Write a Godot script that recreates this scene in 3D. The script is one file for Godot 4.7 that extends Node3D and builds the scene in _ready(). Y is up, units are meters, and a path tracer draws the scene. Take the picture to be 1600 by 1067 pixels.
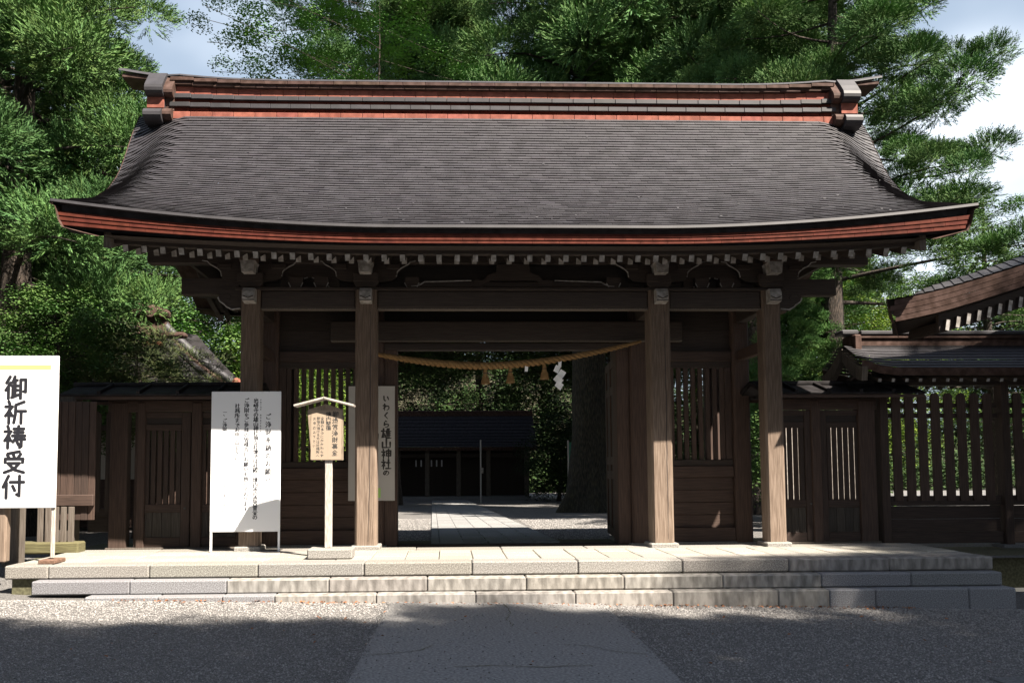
extends Node3D

# A timber shrine gate under a curved copper roof, seen from the gravel forecourt.
# x right, y up, z towards the camera; the front faces of the gate's front posts stand at z = 0, the paved platform is y = 0.

class MB:
	var v := PackedVector3Array()
	var n := PackedVector3Array()
	var u := PackedVector2Array()
	var c := PackedColorArray()
	var ix := PackedInt32Array()
	var col := Color.WHITE

	func add(p: Vector3, nn: Vector3, uv := Vector2.ZERO) -> int:
		v.append(p); n.append(nn); u.append(uv); c.append(col)
		return v.size() - 1

	# corners run counter-clockwise as seen from outside
	func quad(a: Vector3, b: Vector3, d: Vector3, e: Vector3) -> void:
		var nn := (d - a).cross(e - b).normalized()
		var i := add(a, nn, Vector2(0, 1))
		add(b, nn, Vector2(1, 1)); add(d, nn, Vector2(1, 0)); add(e, nn, Vector2(0, 0))
		ix.append_array(PackedInt32Array([i, i + 2, i + 1, i, i + 3, i + 2]))

	func tri(a: Vector3, b: Vector3, d: Vector3) -> void:
		var nn := (b - a).cross(d - a).normalized()
		var i := add(a, nn)
		add(b, nn); add(d, nn)
		ix.append_array(PackedInt32Array([i, i + 2, i + 1]))

	func box(ctr: Vector3, size: Vector3, ch := 0.0, bs := Basis()) -> void:
		var h := size * 0.5
		ch = minf(ch, minf(h.x, minf(h.y, h.z)) * 0.9)
		for ax in 3:
			var b1 := (ax + 1) % 3
			var b2 := (ax + 2) % 3
			for s in [-1.0, 1.0]:
				var pts: Array[Vector3] = []
				for k in [Vector2(-1, -1), Vector2(1, -1), Vector2(1, 1), Vector2(-1, 1)]:
					var p := Vector3.ZERO
					p[ax] = s * h[ax]; p[b1] = k.x * (h[b1] - ch); p[b2] = k.y * (h[b2] - ch)
					pts.append(ctr + bs * p)
				if s > 0: quad(pts[0], pts[1], pts[2], pts[3])
				else: quad(pts[3], pts[2], pts[1], pts[0])
		if ch <= 0.0: return
		for ax in 3:   # the edges that run along ax
			var b1 := (ax + 1) % 3
			var b2 := (ax + 2) % 3
			for s in [-1.0, 1.0]:
				for w in [-1.0, 1.0]:
					var q: Array[Vector3] = []
					for k in [[-1.0, 0], [1.0, 0], [1.0, 1], [-1.0, 1]]:
						var p := Vector3.ZERO
						p[ax] = k[0] * (h[ax] - ch)
						p[b1] = s * (h[b1] - (ch if k[1] == 1 else 0.0))
						p[b2] = w * (h[b2] - (0.0 if k[1] == 1 else ch))
						q.append(ctr + bs * p)
					var out := Vector3.ZERO
					out[b1] = s; out[b2] = w
					if (q[2] - q[0]).cross(q[3] - q[1]).dot(bs * out) > 0: quad(q[0], q[1], q[2], q[3])
					else: quad(q[3], q[2], q[1], q[0])
		for sx in [-1.0, 1.0]:
			for sy in [-1.0, 1.0]:
				for sz in [-1.0, 1.0]:
					var a := ctr + bs * Vector3(sx * h.x, sy * (h.y - ch), sz * (h.z - ch))
					var b := ctr + bs * Vector3(sx * (h.x - ch), sy * h.y, sz * (h.z - ch))
					var d := ctr + bs * Vector3(sx * (h.x - ch), sy * (h.y - ch), sz * h.z)
					if (b - a).cross(d - a).dot(bs * Vector3(sx, sy, sz)) > 0: tri(a, b, d)
					else: tri(a, d, b)

	# polygon in the local x-y plane of t, drawn out by depth along local z (centred)
	func prism(poly: PackedVector2Array, t: Transform3D, depth: float) -> void:
		var area := 0.0
		for i in poly.size():
			area += poly[i].cross(poly[(i + 1) % poly.size()])
		var p := poly.duplicate()
		if area < 0: p.reverse()
		var hz := Vector3(0, 0, depth * 0.5)
		var k := p.size()
		for i in k:
			var a := Vector3(p[i].x, p[i].y, 0)
			var b := Vector3(p[(i + 1) % k].x, p[(i + 1) % k].y, 0)
			quad(t * (a - hz), t * (b - hz), t * (b + hz), t * (a + hz))
		var tr := Geometry2D.triangulate_polygon(p)
		for j in range(0, tr.size(), 3):
			var q := [p[tr[j]], p[tr[j + 1]], p[tr[j + 2]]]
			if (q[1] - q[0]).cross(q[2] - q[0]) < 0: q = [q[0], q[2], q[1]]
			var w: Array[Vector3] = []
			for e in q: w.append(Vector3(e.x, e.y, 0))
			tri(t * (w[0] + hz), t * (w[1] + hz), t * (w[2] + hz))
			tri(t * (w[2] - hz), t * (w[1] - hz), t * (w[0] - hz))

	func tube(pts: PackedVector3Array, rad: PackedFloat32Array, sides := 8, caps := true) -> void:
		var rings := []
		var up := Vector3(0.13, 1, 0.21).normalized()
		for i in pts.size():
			var d := (pts[mini(i + 1, pts.size() - 1)] - pts[maxi(i - 1, 0)]).normalized()
			var a := d.cross(up if absf(d.dot(up)) < 0.95 else Vector3(1, 0, 0.1)).normalized()
			var b := d.cross(a).normalized()
			var ring := []
			for s in sides + 1:
				var th := TAU * s / sides
				var o := a * cos(th) + b * sin(th)
				ring.append(add(pts[i] + o * rad[i], o, Vector2(float(s) / sides, float(i))))
			rings.append(ring)
		for i in pts.size() - 1:
			for s in sides:
				var p: int = rings[i][s]
				var q: int = rings[i][s + 1]
				var r: int = rings[i + 1][s + 1]
				var w: int = rings[i + 1][s]
				ix.append_array(PackedInt32Array([p, r, q, p, w, r]))
		if caps:
			for e in [0, pts.size() - 1]:
				var nn := (pts[e] - pts[1 if e == 0 else e - 1]).normalized()
				var ce := add(pts[e], nn)
				for s in sides:
					var a2 := add(v[rings[e][s]], nn)
					var b2 := add(v[rings[e][s + 1]], nn)
					ix.append_array(PackedInt32Array([ce, b2, a2] if e > 0 else [ce, a2, b2]))

	# a smooth sheet from a grid of points
	func sheet(g: Array, flip := false) -> void:
		var rows: int = g.size()
		var cols: int = g[0].size()
		var first := v.size()
		for i in rows:
			for j in cols:
				var du: Vector3 = g[i][mini(j + 1, cols - 1)] - g[i][maxi(j - 1, 0)]
				var dv: Vector3 = g[mini(i + 1, rows - 1)][j] - g[maxi(i - 1, 0)][j]
				var nn := du.cross(dv).normalized()
				add(g[i][j], -nn if flip else nn, Vector2(float(j) / (cols - 1), float(i) / (rows - 1)))
		for i in rows - 1:
			for j in cols - 1:
				var a := first + i * cols + j
				if flip: ix.append_array(PackedInt32Array([a, a + 1, a + cols + 1, a, a + cols + 1, a + cols]))
				else: ix.append_array(PackedInt32Array([a, a + cols + 1, a + 1, a, a + cols, a + cols + 1]))

	func done(m: Material) -> ArrayMesh:
		var arr := []
		arr.resize(Mesh.ARRAY_MAX)
		arr[Mesh.ARRAY_VERTEX] = v; arr[Mesh.ARRAY_NORMAL] = n; arr[Mesh.ARRAY_TEX_UV] = u; arr[Mesh.ARRAY_COLOR] = c; arr[Mesh.ARRAY_INDEX] = ix
		var am := ArrayMesh.new()
		am.add_surface_from_arrays(Mesh.PRIMITIVE_TRIANGLES, arr)
		am.surface_set_material(0, m)
		return am

var rng := RandomNumberGenerator.new()
var used := {}
var M := {}

func rf(a: float, b: float) -> float: return rng.randf_range(a, b)
func rdir() -> Vector3: return Vector3(rng.randfn(), rng.randfn(), rng.randfn()).normalized()
func grey(k: float, tint := 0.0) -> Color: return Color(k * (1.0 + tint), k, k * (1.0 - tint))
func lin(r: float, g: float, b: float) -> Color: return Color(r, g, b).linear_to_srgb()

# ---------------------------------------------------------------- objects
func numbered(called: String) -> String:
	var k: int = used.get(called, -1) + 1
	used[called] = k
	return called if k == 0 else "%s_%03d" % [called, k]

func metas(o: Node3D, label: String, category: String, group := "", kind := "") -> void:
	if label: o.set_meta("label", label)
	if category: o.set_meta("category", category)
	if group: o.set_meta("group", group)
	if kind: o.set_meta("kind", kind)

func thing(called: String, label: String, category: String, at := Vector3.ZERO, group := "") -> Node3D:
	var o := Node3D.new()
	o.name = numbered(called)
	add_child(o)
	o.position = at
	metas(o, label, category, group)
	return o

func solo(called: String, mesh: Mesh, label: String, category: String, at := Vector3.ZERO, group := "", kind := "") -> MeshInstance3D:
	var o := MeshInstance3D.new()
	o.name = numbered(called)
	o.mesh = mesh
	add_child(o)
	o.position = at
	metas(o, label, category, group, kind)
	return o

func part(parent: Node3D, called: String, mesh: Mesh, t := Transform3D(), kind := "") -> MeshInstance3D:
	var o := MeshInstance3D.new()
	o.name = called
	o.mesh = mesh
	o.transform = t
	if kind: o.set_meta("kind", kind)
	parent.add_child(o, true)
	return o

func at(x: float, y: float, z: float) -> Transform3D: return Transform3D(Basis(), Vector3(x, y, z))

func boxm(size: Vector3, m: Material, ch := 0.006, shade := 1.0) -> ArrayMesh:
	var b := MB.new()
	b.col = grey(shade)
	b.box(Vector3.ZERO, size, ch)
	return b.done(m)

# a box part given by its limits, in the parent's axes
func bpart(parent: Node3D, called: String, x0: float, x1: float, y0: float, y1: float, z0: float, z1: float, m: Material, ch := 0.006, shade := 1.0) -> MeshInstance3D:
	return part(parent, called, boxm(Vector3(x1 - x0, y1 - y0, z1 - z0), m, ch, shade), at((x0 + x1) / 2, (y0 + y1) / 2, (z0 + z1) / 2))

# ---------------------------------------------------------------- materials
func noise(freq: float, seed_: int, lo: Color, hi: Color, kind := 0, size := 512, mid := -1.0, octaves := 4) -> NoiseTexture2D:
	var f := FastNoiseLite.new()
	f.seed = seed_
	f.frequency = freq
	f.fractal_octaves = octaves
	f.noise_type = FastNoiseLite.TYPE_CELLULAR if kind == 1 else FastNoiseLite.TYPE_SIMPLEX_SMOOTH
	if kind == 1:
		f.cellular_return_type = FastNoiseLite.RETURN_CELL_VALUE if mid < -1.5 else FastNoiseLite.RETURN_DISTANCE
		f.fractal_type = FastNoiseLite.FRACTAL_NONE
	var t := NoiseTexture2D.new()
	t.width = size; t.height = size
	t.seamless = true
	t.noise = f
	var g := Gradient.new()
	g.set_color(0, lo); g.set_color(1, hi)
	if mid > 0.0:
		g.set_offset(0, maxf(0.0, mid - 0.28)); g.set_offset(1, minf(1.0, mid + 0.28))
	t.color_ramp = g
	return t

func mat(called: String, colour: Color, rough := 0.8, tex: Texture2D = null, scale := Vector3.ONE, bump: Texture2D = null, bump_cm := 0.0, metal := 0.0) -> StandardMaterial3D:
	var m := StandardMaterial3D.new()
	m.resource_name = called
	m.albedo_color = colour
	m.roughness = rough
	m.metallic = metal
	m.vertex_color_use_as_albedo = true
	m.cull_mode = BaseMaterial3D.CULL_DISABLED
	if tex or bump:
		m.uv1_triplanar = true
		m.uv1_world_triplanar = true
		m.uv1_scale = scale
		m.uv1_triplanar_sharpness = 8.0
	if tex: m.albedo_texture = tex
	if bump:
		m.heightmap_enabled = true
		m.heightmap_texture = bump
		m.heightmap_scale = bump_cm
	M[called] = m
	return m

func materials() -> void:
	var W := Color.WHITE
	var grain := noise(0.035, 3, grey(0.5, 0.04).linear_to_srgb(), W, 0, 512, 0.5)
	var grain2 := noise(0.02, 8, lin(0.56, 0.52, 0.49), W, 0, 512, 0.5)
	var fine := noise(0.2, 5, grey(0.55).linear_to_srgb(), W, 0, 512, 0.5, 3)
	var blotch := noise(0.012, 11, lin(0.55, 0.53, 0.5), W, 0, 512, 0.5, 5)
	var grit := noise(0.11, 21, grey(0.28).linear_to_srgb(), W, 1, 512, -2.0)
	var gritb := noise(0.11, 21, Color.BLACK, W, 1, 512)
	var streak := noise(0.016, 33, lin(0.46, 0.45, 0.44), W, 0, 512, 0.40, 6)
	var faint := noise(0.012, 14, lin(0.66, 0.65, 0.65), W, 0, 512, 0.5, 5)
	var bark := noise(0.025, 44, lin(0.14, 0.14, 0.14), W, 0, 512, 0.5, 6)
	# weathered cypress: front posts bleached by rain and sun, the rest darker brown
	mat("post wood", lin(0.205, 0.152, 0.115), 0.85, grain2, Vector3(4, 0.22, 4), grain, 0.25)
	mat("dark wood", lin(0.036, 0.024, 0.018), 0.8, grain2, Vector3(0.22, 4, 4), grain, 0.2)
	mat("dark wood upright", lin(0.052, 0.036, 0.028), 0.8, grain2, Vector3(4, 0.22, 4), grain, 0.2)
	mat("brown wood", lin(0.070, 0.041, 0.030), 0.8, grain2, Vector3(0.22, 4, 4), grain, 0.2)
	mat("brown wood upright", lin(0.070, 0.041, 0.030), 0.8, grain2, Vector3(4, 0.22, 4), grain, 0.2)
	mat("grey wood", lin(0.125, 0.105, 0.088), 0.9, grain2, Vector3(4, 0.22, 4), grain, 0.25)
	mat("chalked wood", lin(0.33, 0.31, 0.295), 0.9, blotch, Vector3(1.5, 1.5, 1.5))
	mat("new wood", lin(0.31, 0.24, 0.175), 0.75, grain, Vector3(4, 0.3, 4))
	mat("painted wood", lin(0.50, 0.45, 0.41), 0.8, grain, Vector3(5, 0.4, 5))
	mat("green wood", lin(0.12, 0.11, 0.05), 0.9, grain2, Vector3(0.3, 4, 4), grain, 0.2)
	# copper
	mat("roof copper", lin(0.0315, 0.029, 0.0335), 0.6, faint, Vector3(0.55, 0.55, 0.55))
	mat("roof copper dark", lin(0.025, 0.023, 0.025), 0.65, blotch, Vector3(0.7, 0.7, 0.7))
	mat("red copper", lin(0.088, 0.0235, 0.0155), 0.75, faint, Vector3(0.9, 0.9, 0.9))
	mat("pink copper", lin(0.27, 0.098, 0.072), 0.7, faint, Vector3(0.9, 0.9, 0.9))
	mat("brown copper", lin(0.085, 0.054, 0.046), 0.65, blotch, Vector3(0.9, 0.9, 0.9))
	for q in ["red copper", "pink copper", "brown copper", "roof copper dark"]: M[q].metallic_specular = 0.2
	# stone and ground
	var granite := noise(0.16, 61, lin(0.34, 0.33, 0.31), W, 0, 512, 0.48, 3)
	mat("granite", lin(0.325, 0.31, 0.292), 0.85, granite, Vector3(0.7, 0.7, 0.7), fine, 0.35)
	mat("stained granite", lin(0.265, 0.25, 0.236), 0.88, streak, Vector3(1.1, 0.33, 1.1), fine, 0.4)
	mat("grey granite", lin(0.27, 0.27, 0.29), 0.85, granite, Vector3(0.8, 0.8, 0.8), fine, 0.3)
	mat("paving", lin(0.41, 0.39, 0.355), 0.85, granite, Vector3(0.9, 0.9, 0.9), fine, 0.3)
	mat("path stone", lin(0.32, 0.32, 0.325), 0.85, granite, Vector3(0.9, 0.9, 0.9), fine, 0.3)
	mat("joint", lin(0.11, 0.105, 0.06), 1.0, blotch, Vector3(3, 3, 3))
	mat("gravel", lin(0.225, 0.213, 0.205), 0.95, grit, Vector3(2.1, 2.1, 2.1), gritb, 1.2)
	mat("gravel stone", lin(0.245, 0.232, 0.223), 0.9)
	mat("soil", lin(0.07, 0.065, 0.04), 1.0, blotch, Vector3(0.6, 0.6, 0.6), fine, 0.8)
	mat("asphalt path", lin(0.235, 0.228, 0.222), 0.9, noise(0.06, 71, grey(0.5).linear_to_srgb(), W, 0, 512, 0.5, 6), Vector3(0.9, 0.9, 0.9), fine, 0.5)
	mat("dry leaf", lin(0.17, 0.07, 0.03), 0.9)
	# rest
	mat("white board", lin(0.80, 0.80, 0.82), 0.45)
	mat("steel", lin(0.30, 0.29, 0.28), 0.5, null, Vector3.ONE, null, 0.0, 0.6)
	mat("rust", lin(0.16, 0.09, 0.06), 0.8, blotch, Vector3(4, 4, 4))
	mat("cloth", lin(0.42, 0.39, 0.35), 0.9)
	mat("straw", lin(0.30, 0.175, 0.065), 0.85, grain, Vector3(9, 9, 9))
	mat("paper", lin(0.85, 0.85, 0.86), 0.7)
	mat("green net", lin(0.02, 0.16, 0.11), 0.8, grain, Vector3(1, 0.3, 1))
	mat("bark", lin(0.075, 0.055, 0.042), 0.95, bark, Vector3(3, 0.35, 3), bark, 2.5)
	mat("mossy bark", lin(0.043, 0.036, 0.019), 0.95, bark, Vector3(1.6, 0.3, 1.6), bark, 4.0)
	mat("moss", lin(0.13, 0.17, 0.02), 1.0, fine, Vector3(2, 2, 2))
	for f in [["cedar leaf", 0.07, 0.135, 0.042], ["maple leaf", 0.068, 0.13, 0.036], ["bright leaf", 0.125, 0.19, 0.03], ["pine leaf", 0.08, 0.10, 0.042], ["deep leaf", 0.028, 0.052, 0.015]]:
		var l := mat(f[0], lin(f[1], f[2], f[3]), 0.7)
		l.metallic_specular = 0.25
		l.backlight_enabled = true
		l.backlight = lin(f[1] * 0.45, f[2] * 0.6, f[3] * 0.3)

func _ready() -> void:
	rng.seed = 4242
	# camera: a wide lens at standing height on the forecourt, shifted as in the cropped photograph
	var cam := Camera3D.new()
	cam.name = "camera"
	cam.position = Vector3(-0.9535, 1.1454, 11.607)
	cam.rotation = Vector3(0.0619, -0.0326, -0.0056)
	cam.projection = Camera3D.PROJECTION_FRUSTUM
	cam.near = 0.05
	cam.far = 600.0
	cam.size = 0.05 * 1067.0 / 1288.67
	cam.frustum_offset = Vector2(59.5, 115.5) * 0.05 / 1288.67
	cam.current = true
	add_child(cam)
	# sky
	var sky := ProceduralSkyMaterial.new()
	sky.sky_top_color = lin(0.025, 0.075, 0.25)
	sky.sky_horizon_color = lin(0.40, 0.49, 0.58)
	sky.sky_curve = 1.2
	sky.ground_bottom_color = Color(0.25, 0.24, 0.22)
	sky.ground_horizon_color = Color(0.6, 0.63, 0.64)
	sky.sky_energy_multiplier = 0.66
	sky.sky_cover = cloud_cover()
	sky.sky_cover_modulate = Color(1, 1, 1, 1)
	var env := Environment.new()
	env.background_mode = Environment.BG_SKY
	env.sky = Sky.new()
	env.sky.sky_material = sky
	env.tonemap_mode = Environment.TONE_MAPPER_LINEAR
	env.tonemap_exposure = 4.0
	env.sdfgi_enabled = true
	env.ssao_enabled = true
	env.ssil_enabled = true
	var we := WorldEnvironment.new()
	we.name = "world"
	we.environment = env
	add_child(we)
	# sun high over the viewer's right shoulder
	var sun := DirectionalLight3D.new()
	sun.name = "sun"
	sun.light_color = Color(1.0, 0.96, 0.90)
	sun.light_energy = 1.6
	sun.light_angular_distance = 0.5
	sun.shadow_enabled = true
	add_child(sun)
	sun.look_at_from_position(Vector3(1.0, 1.69, 1.0) * 20.0, Vector3.ZERO)
	materials()
	build_ground()
	build_platform()
	build_gate()
	build_paths()
	build_fences()
	build_pavilion()
	build_far_buildings()
	build_trees()
	rng.seed = 99
	build_signs()
	build_rope()

func cloud_cover() -> ImageTexture:
	var f := FastNoiseLite.new()
	f.seed = 5
	f.frequency = 1.7
	f.fractal_octaves = 6
	var im := Image.create(1024, 512, false, Image.FORMAT_RGBAF)
	for y in 256:
		for x in 1024:
			var az := TAU * x / 1024.0
			var el := PI * (0.5 - (y + 0.5) / 512.0)
			var d := Vector3(cos(el) * cos(az), sin(el) * 2.2, cos(el) * sin(az))
			var k := smoothstep(-0.22, 0.42, f.get_noise_3dv(d))
			im.set_pixel(x, y, Color(0.24, 0.235, 0.225, k * smoothstep(0.0, 0.1, el)))
	return ImageTexture.create_from_image(im)

# ---------------------------------------------------------------- the gate's roof
# s runs up the slope: 0 at the eave, 1 just under the ridge; side 1 is the front slope, -1 the rear one.
const MID := -1.3
func rise(x: float) -> float: return 0.31 * pow(clampf((absf(x) - 1.6) / 4.19, 0.0, 1.1), 1.8)

func dip(s: float) -> float:
	var xs := [0.0, 0.23, 0.465, 0.69, 0.83, 0.9, 0.97, 1.05, 1.3]
	var ys := [0.0, 0.10, 0.33, 0.50, 0.53, 0.50, 0.42, 0.36, 0.40]
	for i in 8:
		if s <= xs[i + 1]:
			var k: float = (s - xs[i]) / (xs[i + 1] - xs[i])
			return lerpf(ys[i], ys[i + 1], k)
	return 0.4

func roof_pt(x: float, s: float, side := 1.0) -> Vector3:
	var z := 1.53 - 2.43 * s
	var y := 4.127 + 2.41 * (0.62 * s + 0.38 * s * s) + rise(x) * pow(maxf(0.0, 1.0 - s), 1.5)
	var bend := smoothstep(4.95, 5.86, absf(x))
	y -= dip(s) * bend
	return Vector3(x, y, MID + (z - MID) * side)

func eave_y(x: float) -> float: return 4.127 + rise(x)

func build_roof(g: Node3D) -> void:
	# copper sheets laid in lapped courses, unevenly dulled
	var wear := FastNoiseLite.new()
	wear.seed = 17
	wear.frequency = 0.9
	for side in [1.0, -1.0]:
		var b := MB.new()
		var s := 0.0
		var courses := 0
		var length := 0.206 if side > 0 else 0.62
		while s < 1.13:
			var slope := 2.41 * (0.62 + 0.76 * s) / 2.43
			var ds := (0.0735 if side > 0 else 0.22) / (2.43 * sqrt(1.0 + slope * slope))
			var x := -5.79 - length * fmod(courses * 0.37, 1.0)
			var tone := rf(0.93, 1.07)
			while x < 5.79:
				var x0 := maxf(x, -5.79) + 0.0012
				var x1 := minf(x + length, 5.79) - 0.0012
				x += length
				if x1 - x0 < 0.01: continue
				var k := tone * rf(0.80, 1.2) * (1.0 + 0.22 * wear.get_noise_2d(x * 1.1, s * 2.0) + 0.16 * wear.get_noise_2d(x * 5.0, s * 1.1 + 40.0))
				if rng.randf() < 0.05: k *= rf(1.05, 1.25)
				b.col = Color(k * rf(0.98, 1.03), k * rf(0.97, 1.0), k * rf(0.98, 1.04))
				var nrm := Vector3(0, 1, slope * side).normalized()
				var under := ds * 0.2
				var lift := nrm * (0.0145 + rf(-0.002, 0.003))
				var p0 := roof_pt(x0, s, side) + lift
				var p1 := roof_pt(x1, s, side) + lift
				var p2 := roof_pt(x1, s + ds * 1.12, side) + nrm * 0.001
				var p3 := roof_pt(x0, s + ds * 1.12, side) + nrm * 0.001
				var q0 := roof_pt(x0, s + under, side) - nrm * 0.002
				var q1 := roof_pt(x1, s + under, side) - nrm * 0.002
				if side > 0:
					b.quad(p0, p1, p2, p3)
					b.quad(q0, q1, p1, p0)
				else:
					b.quad(p1, p0, p3, p2)
					b.quad(q1, q0, p0, p1)
			s += ds
			courses += 1
		if side > 0:   # pale specks of lichen and bird lime
			for i in 70:
				var sx := rf(-5.3, 5.3)
				var ss := rf(0.03, 0.98)
				var c := roof_pt(sx, ss) + Vector3(0, 0.014, 0.016)
				var w := rf(0.006, 0.022)
				b.col = grey(rf(4.0, 11.0))
				b.quad(c + Vector3(-w, -w * 0.6, w * 0.5), c + Vector3(w * rf(0.5, 1.0), -w * 0.5, w * 0.5), c + Vector3(w, w * 0.5, -w * 0.4), c + Vector3(-w * 0.7, w * 0.4, -w * 0.4))
		part(g, "roof_sheets", b.done(M["roof copper"]), Transform3D(), "stuff")
	# the rolled lip along each eave and the stepped red copper panels under it
	for side in [1.0, -1.0]:
		var lip := MB.new()
		var segs := 58
		for i in segs:
			var xa := -5.8 + 11.6 * i / segs
			var xb := -5.8 + 11.6 * (i + 1) / segs
			var k := rf(0.9, 1.1)
			lip.col = grey(k)
			var f := func(x: float, dy: float, z: float) -> Vector3: return Vector3(x, eave_y(x) + dy, MID + (z - MID) * side)
			for r in [[0.016, 1.50, 0.012, 1.545], [0.012, 1.545, -0.022, 1.55], [-0.022, 1.55, -0.03, 1.40]]:
				var a: Vector3 = f.call(xa, r[0], r[1]); var bb: Vector3 = f.call(xb, r[0], r[1])
				var cc: Vector3 = f.call(xb, r[2], r[3]); var dd: Vector3 = f.call(xa, r[2], r[3])
				if side > 0: lip.quad(dd, cc, bb, a)
				else: lip.quad(a, bb, cc, dd)
		part(g, "eave_lip", lip.done(M["roof copper"]))
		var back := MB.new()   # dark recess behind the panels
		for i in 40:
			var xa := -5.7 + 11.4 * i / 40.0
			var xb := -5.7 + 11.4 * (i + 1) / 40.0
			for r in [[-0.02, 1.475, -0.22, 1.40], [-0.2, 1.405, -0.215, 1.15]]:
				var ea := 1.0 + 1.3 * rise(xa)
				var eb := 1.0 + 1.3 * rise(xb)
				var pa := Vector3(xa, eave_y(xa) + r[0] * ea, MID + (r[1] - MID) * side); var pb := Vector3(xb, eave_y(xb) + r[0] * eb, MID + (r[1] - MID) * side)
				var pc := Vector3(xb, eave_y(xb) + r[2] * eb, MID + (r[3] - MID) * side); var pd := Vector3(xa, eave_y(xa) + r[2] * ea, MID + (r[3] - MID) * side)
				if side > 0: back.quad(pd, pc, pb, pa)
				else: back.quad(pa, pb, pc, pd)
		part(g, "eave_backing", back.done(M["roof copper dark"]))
		for row in 3:
			var lim: float = 5.735 - row * 0.02
			var x: float = -lim - (0.17 if row % 2 else 0.0)
			while x < lim - 0.03:
				var x0: float = maxf(x, -lim) + 0.0015
				var x1: float = minf(x + 0.342, lim) - 0.0015
				x += 0.342
				var b := MB.new()
				var k := rf(0.84, 1.16)
				b.col = Color(k, k * rf(0.92, 1.06), k * rf(0.92, 1.06))
				var zt: float = 1.492 - row * 0.006
				var fr: Array[Vector3] = []
				for e in [[x0, 1.0], [x1, 1.0], [x1, 0.0], [x0, 0.0]]:
					var ex: float = 1.0 + 1.35 * rise(e[0])
					var top: float = eave_y(e[0]) - (0.083 + row * 0.0405) * ex
					fr.append(Vector3(e[0], top - (0.0385 * ex if e[1] > 0.5 else 0.0), MID + (zt - (0.004 if e[1] < 0.5 else 0.0) - MID) * side))
				if side < 0: fr = [fr[1], fr[0], fr[3], fr[2]]
				b.quad(fr[0], fr[1], fr[2], fr[3])
				var inw := Vector3(0, 0, -0.02 * side)
				b.quad(fr[0] + inw, fr[1] + inw, fr[1], fr[0])
				b.quad(fr[3], fr[2], fr[2] + inw, fr[3] + inw)
				b.quad(fr[0] + inw, fr[0], fr[3], fr[3] + inw)
				b.quad(fr[1], fr[1] + inw, fr[2] + inw, fr[2])
				part(g, "eave_panel", b.done(M["red copper"]))
	# verge edges: a thick rounded band down each gable slope
	for e in [-1.0, 1.0]:
		for side in [1.0, -1.0]:
			var grid := []
			for o in [Vector2(0.01, 0.014), Vector2(0.02, 0.0), Vector2(0.02, -0.035), Vector2(-0.04, -0.06), Vector2(-0.08, -0.19), Vector2(-0.13, -0.27), Vector2(-0.55, -0.36)]:
				var row := []
				for i in 31:
					var s := -0.004 + 1.17 * i / 30.0
					var p := roof_pt(5.79 * e, s, side)
					p.x += o.x * e
					p.y += o.y * (1.0 + (0.25 if s < 0.15 else 0.0))
					row.append(p)
				grid.append(row)
			var b := MB.new()
			b.sheet(grid, (e * side) > 0)
			part(g, "verge_edge", b.done(M["brown copper"]))
			# bargeboard under the verge
			var poly := PackedVector2Array()
			for i in 24:
				var s := 0.09 + 1.075 * i / 23.0
				var p := roof_pt(5.79, s, side)
				poly.append(Vector2(p.z, p.y - 0.30))
			for i in range(23, -1, -1):
				var s := 0.09 + 1.075 * i / 23.0
				var p := roof_pt(5.79, s, side)
				poly.append(Vector2(p.z, p.y - 0.60 - 0.05 * s))
			var bb := MB.new()
			bb.prism(poly, Transform3D(Basis(Vector3(0, 0, 1), Vector3(0, 1, 0), Vector3(-1, 0, 0)), Vector3(5.2 * e, 0, 0)), 0.085)
			part(g, "bargeboard", bb.done(M["grey wood"]))
	# boarded soffit, the gable triangle behind the bargeboards
	for side in [1.0, -1.0]:
		for lay in [[1.42, 0.70, 3.905], [0.80, -1.32, 3.965]]:
			var grid := []
			for j in 7:
				var z: float = lerpf(lay[0], lay[1], j / 6.0)
				var row := []
				for i in 33:
					var x := -5.2 + 10.4 * i / 32.0
					var base: float = lay[2] + 0.55 * rise(x)
					var y: float = base + 0.4 * maxf(0.0, (1.18 if lay[0] > 1.0 else 0.75) - z)
					row.append(Vector3(x, y, MID + (z - MID) * side))
				grid.append(row)
			var b := MB.new()
			b.sheet(grid, side < 0)
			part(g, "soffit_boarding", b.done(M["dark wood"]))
	for e in [-1.0, 1.0]:
		var poly := PackedVector2Array([Vector2(0.6, 4.15), Vector2(-1.3, 6.2), Vector2(-3.2, 4.15)])
		var b := MB.new()
		b.prism(poly, Transform3D(Basis(Vector3(0, 0, 1), Vector3(0, 1, 0), Vector3(-1, 0, 0)), Vector3(4.75 * e, 0, 0)), 0.05)
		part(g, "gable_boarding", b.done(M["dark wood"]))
	# rafters in two tiers, their cut ends chalked white
	for side in [1.0, -1.0]:
		for tier in 2:
			var zt: float = 1.18 if tier == 0 else 0.75
			var zin: float = 0.55 if tier == 0 else -1.28
			for i in 44:
				var x := -5.02 + 10.04 * i / 43.0
				var yc: float = (3.812 if tier == 0 else 3.885) + 0.55 * rise(x)
				var ln: float = (zt - zin) / cos(atan(0.4))
				var tilt := Basis(Vector3(1, 0, 0), atan(0.4) * side)
				var ctr := Vector3(x, yc + 0.4 * (zt - zin) / 2.0, MID + ((zt + zin) / 2.0 - MID) * side)
				if side < 0 and tier == 0 and i % 2: continue
				var r := part(g, "rafter", rafter_mesh[tier], Transform3D(tilt, ctr))
				part(r, "rafter_end", rafter_tip, at(0, 0, side * (ln / 2 + 0.0015)))
		# the eave batten under the panels
		var bat := MB.new()
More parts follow.
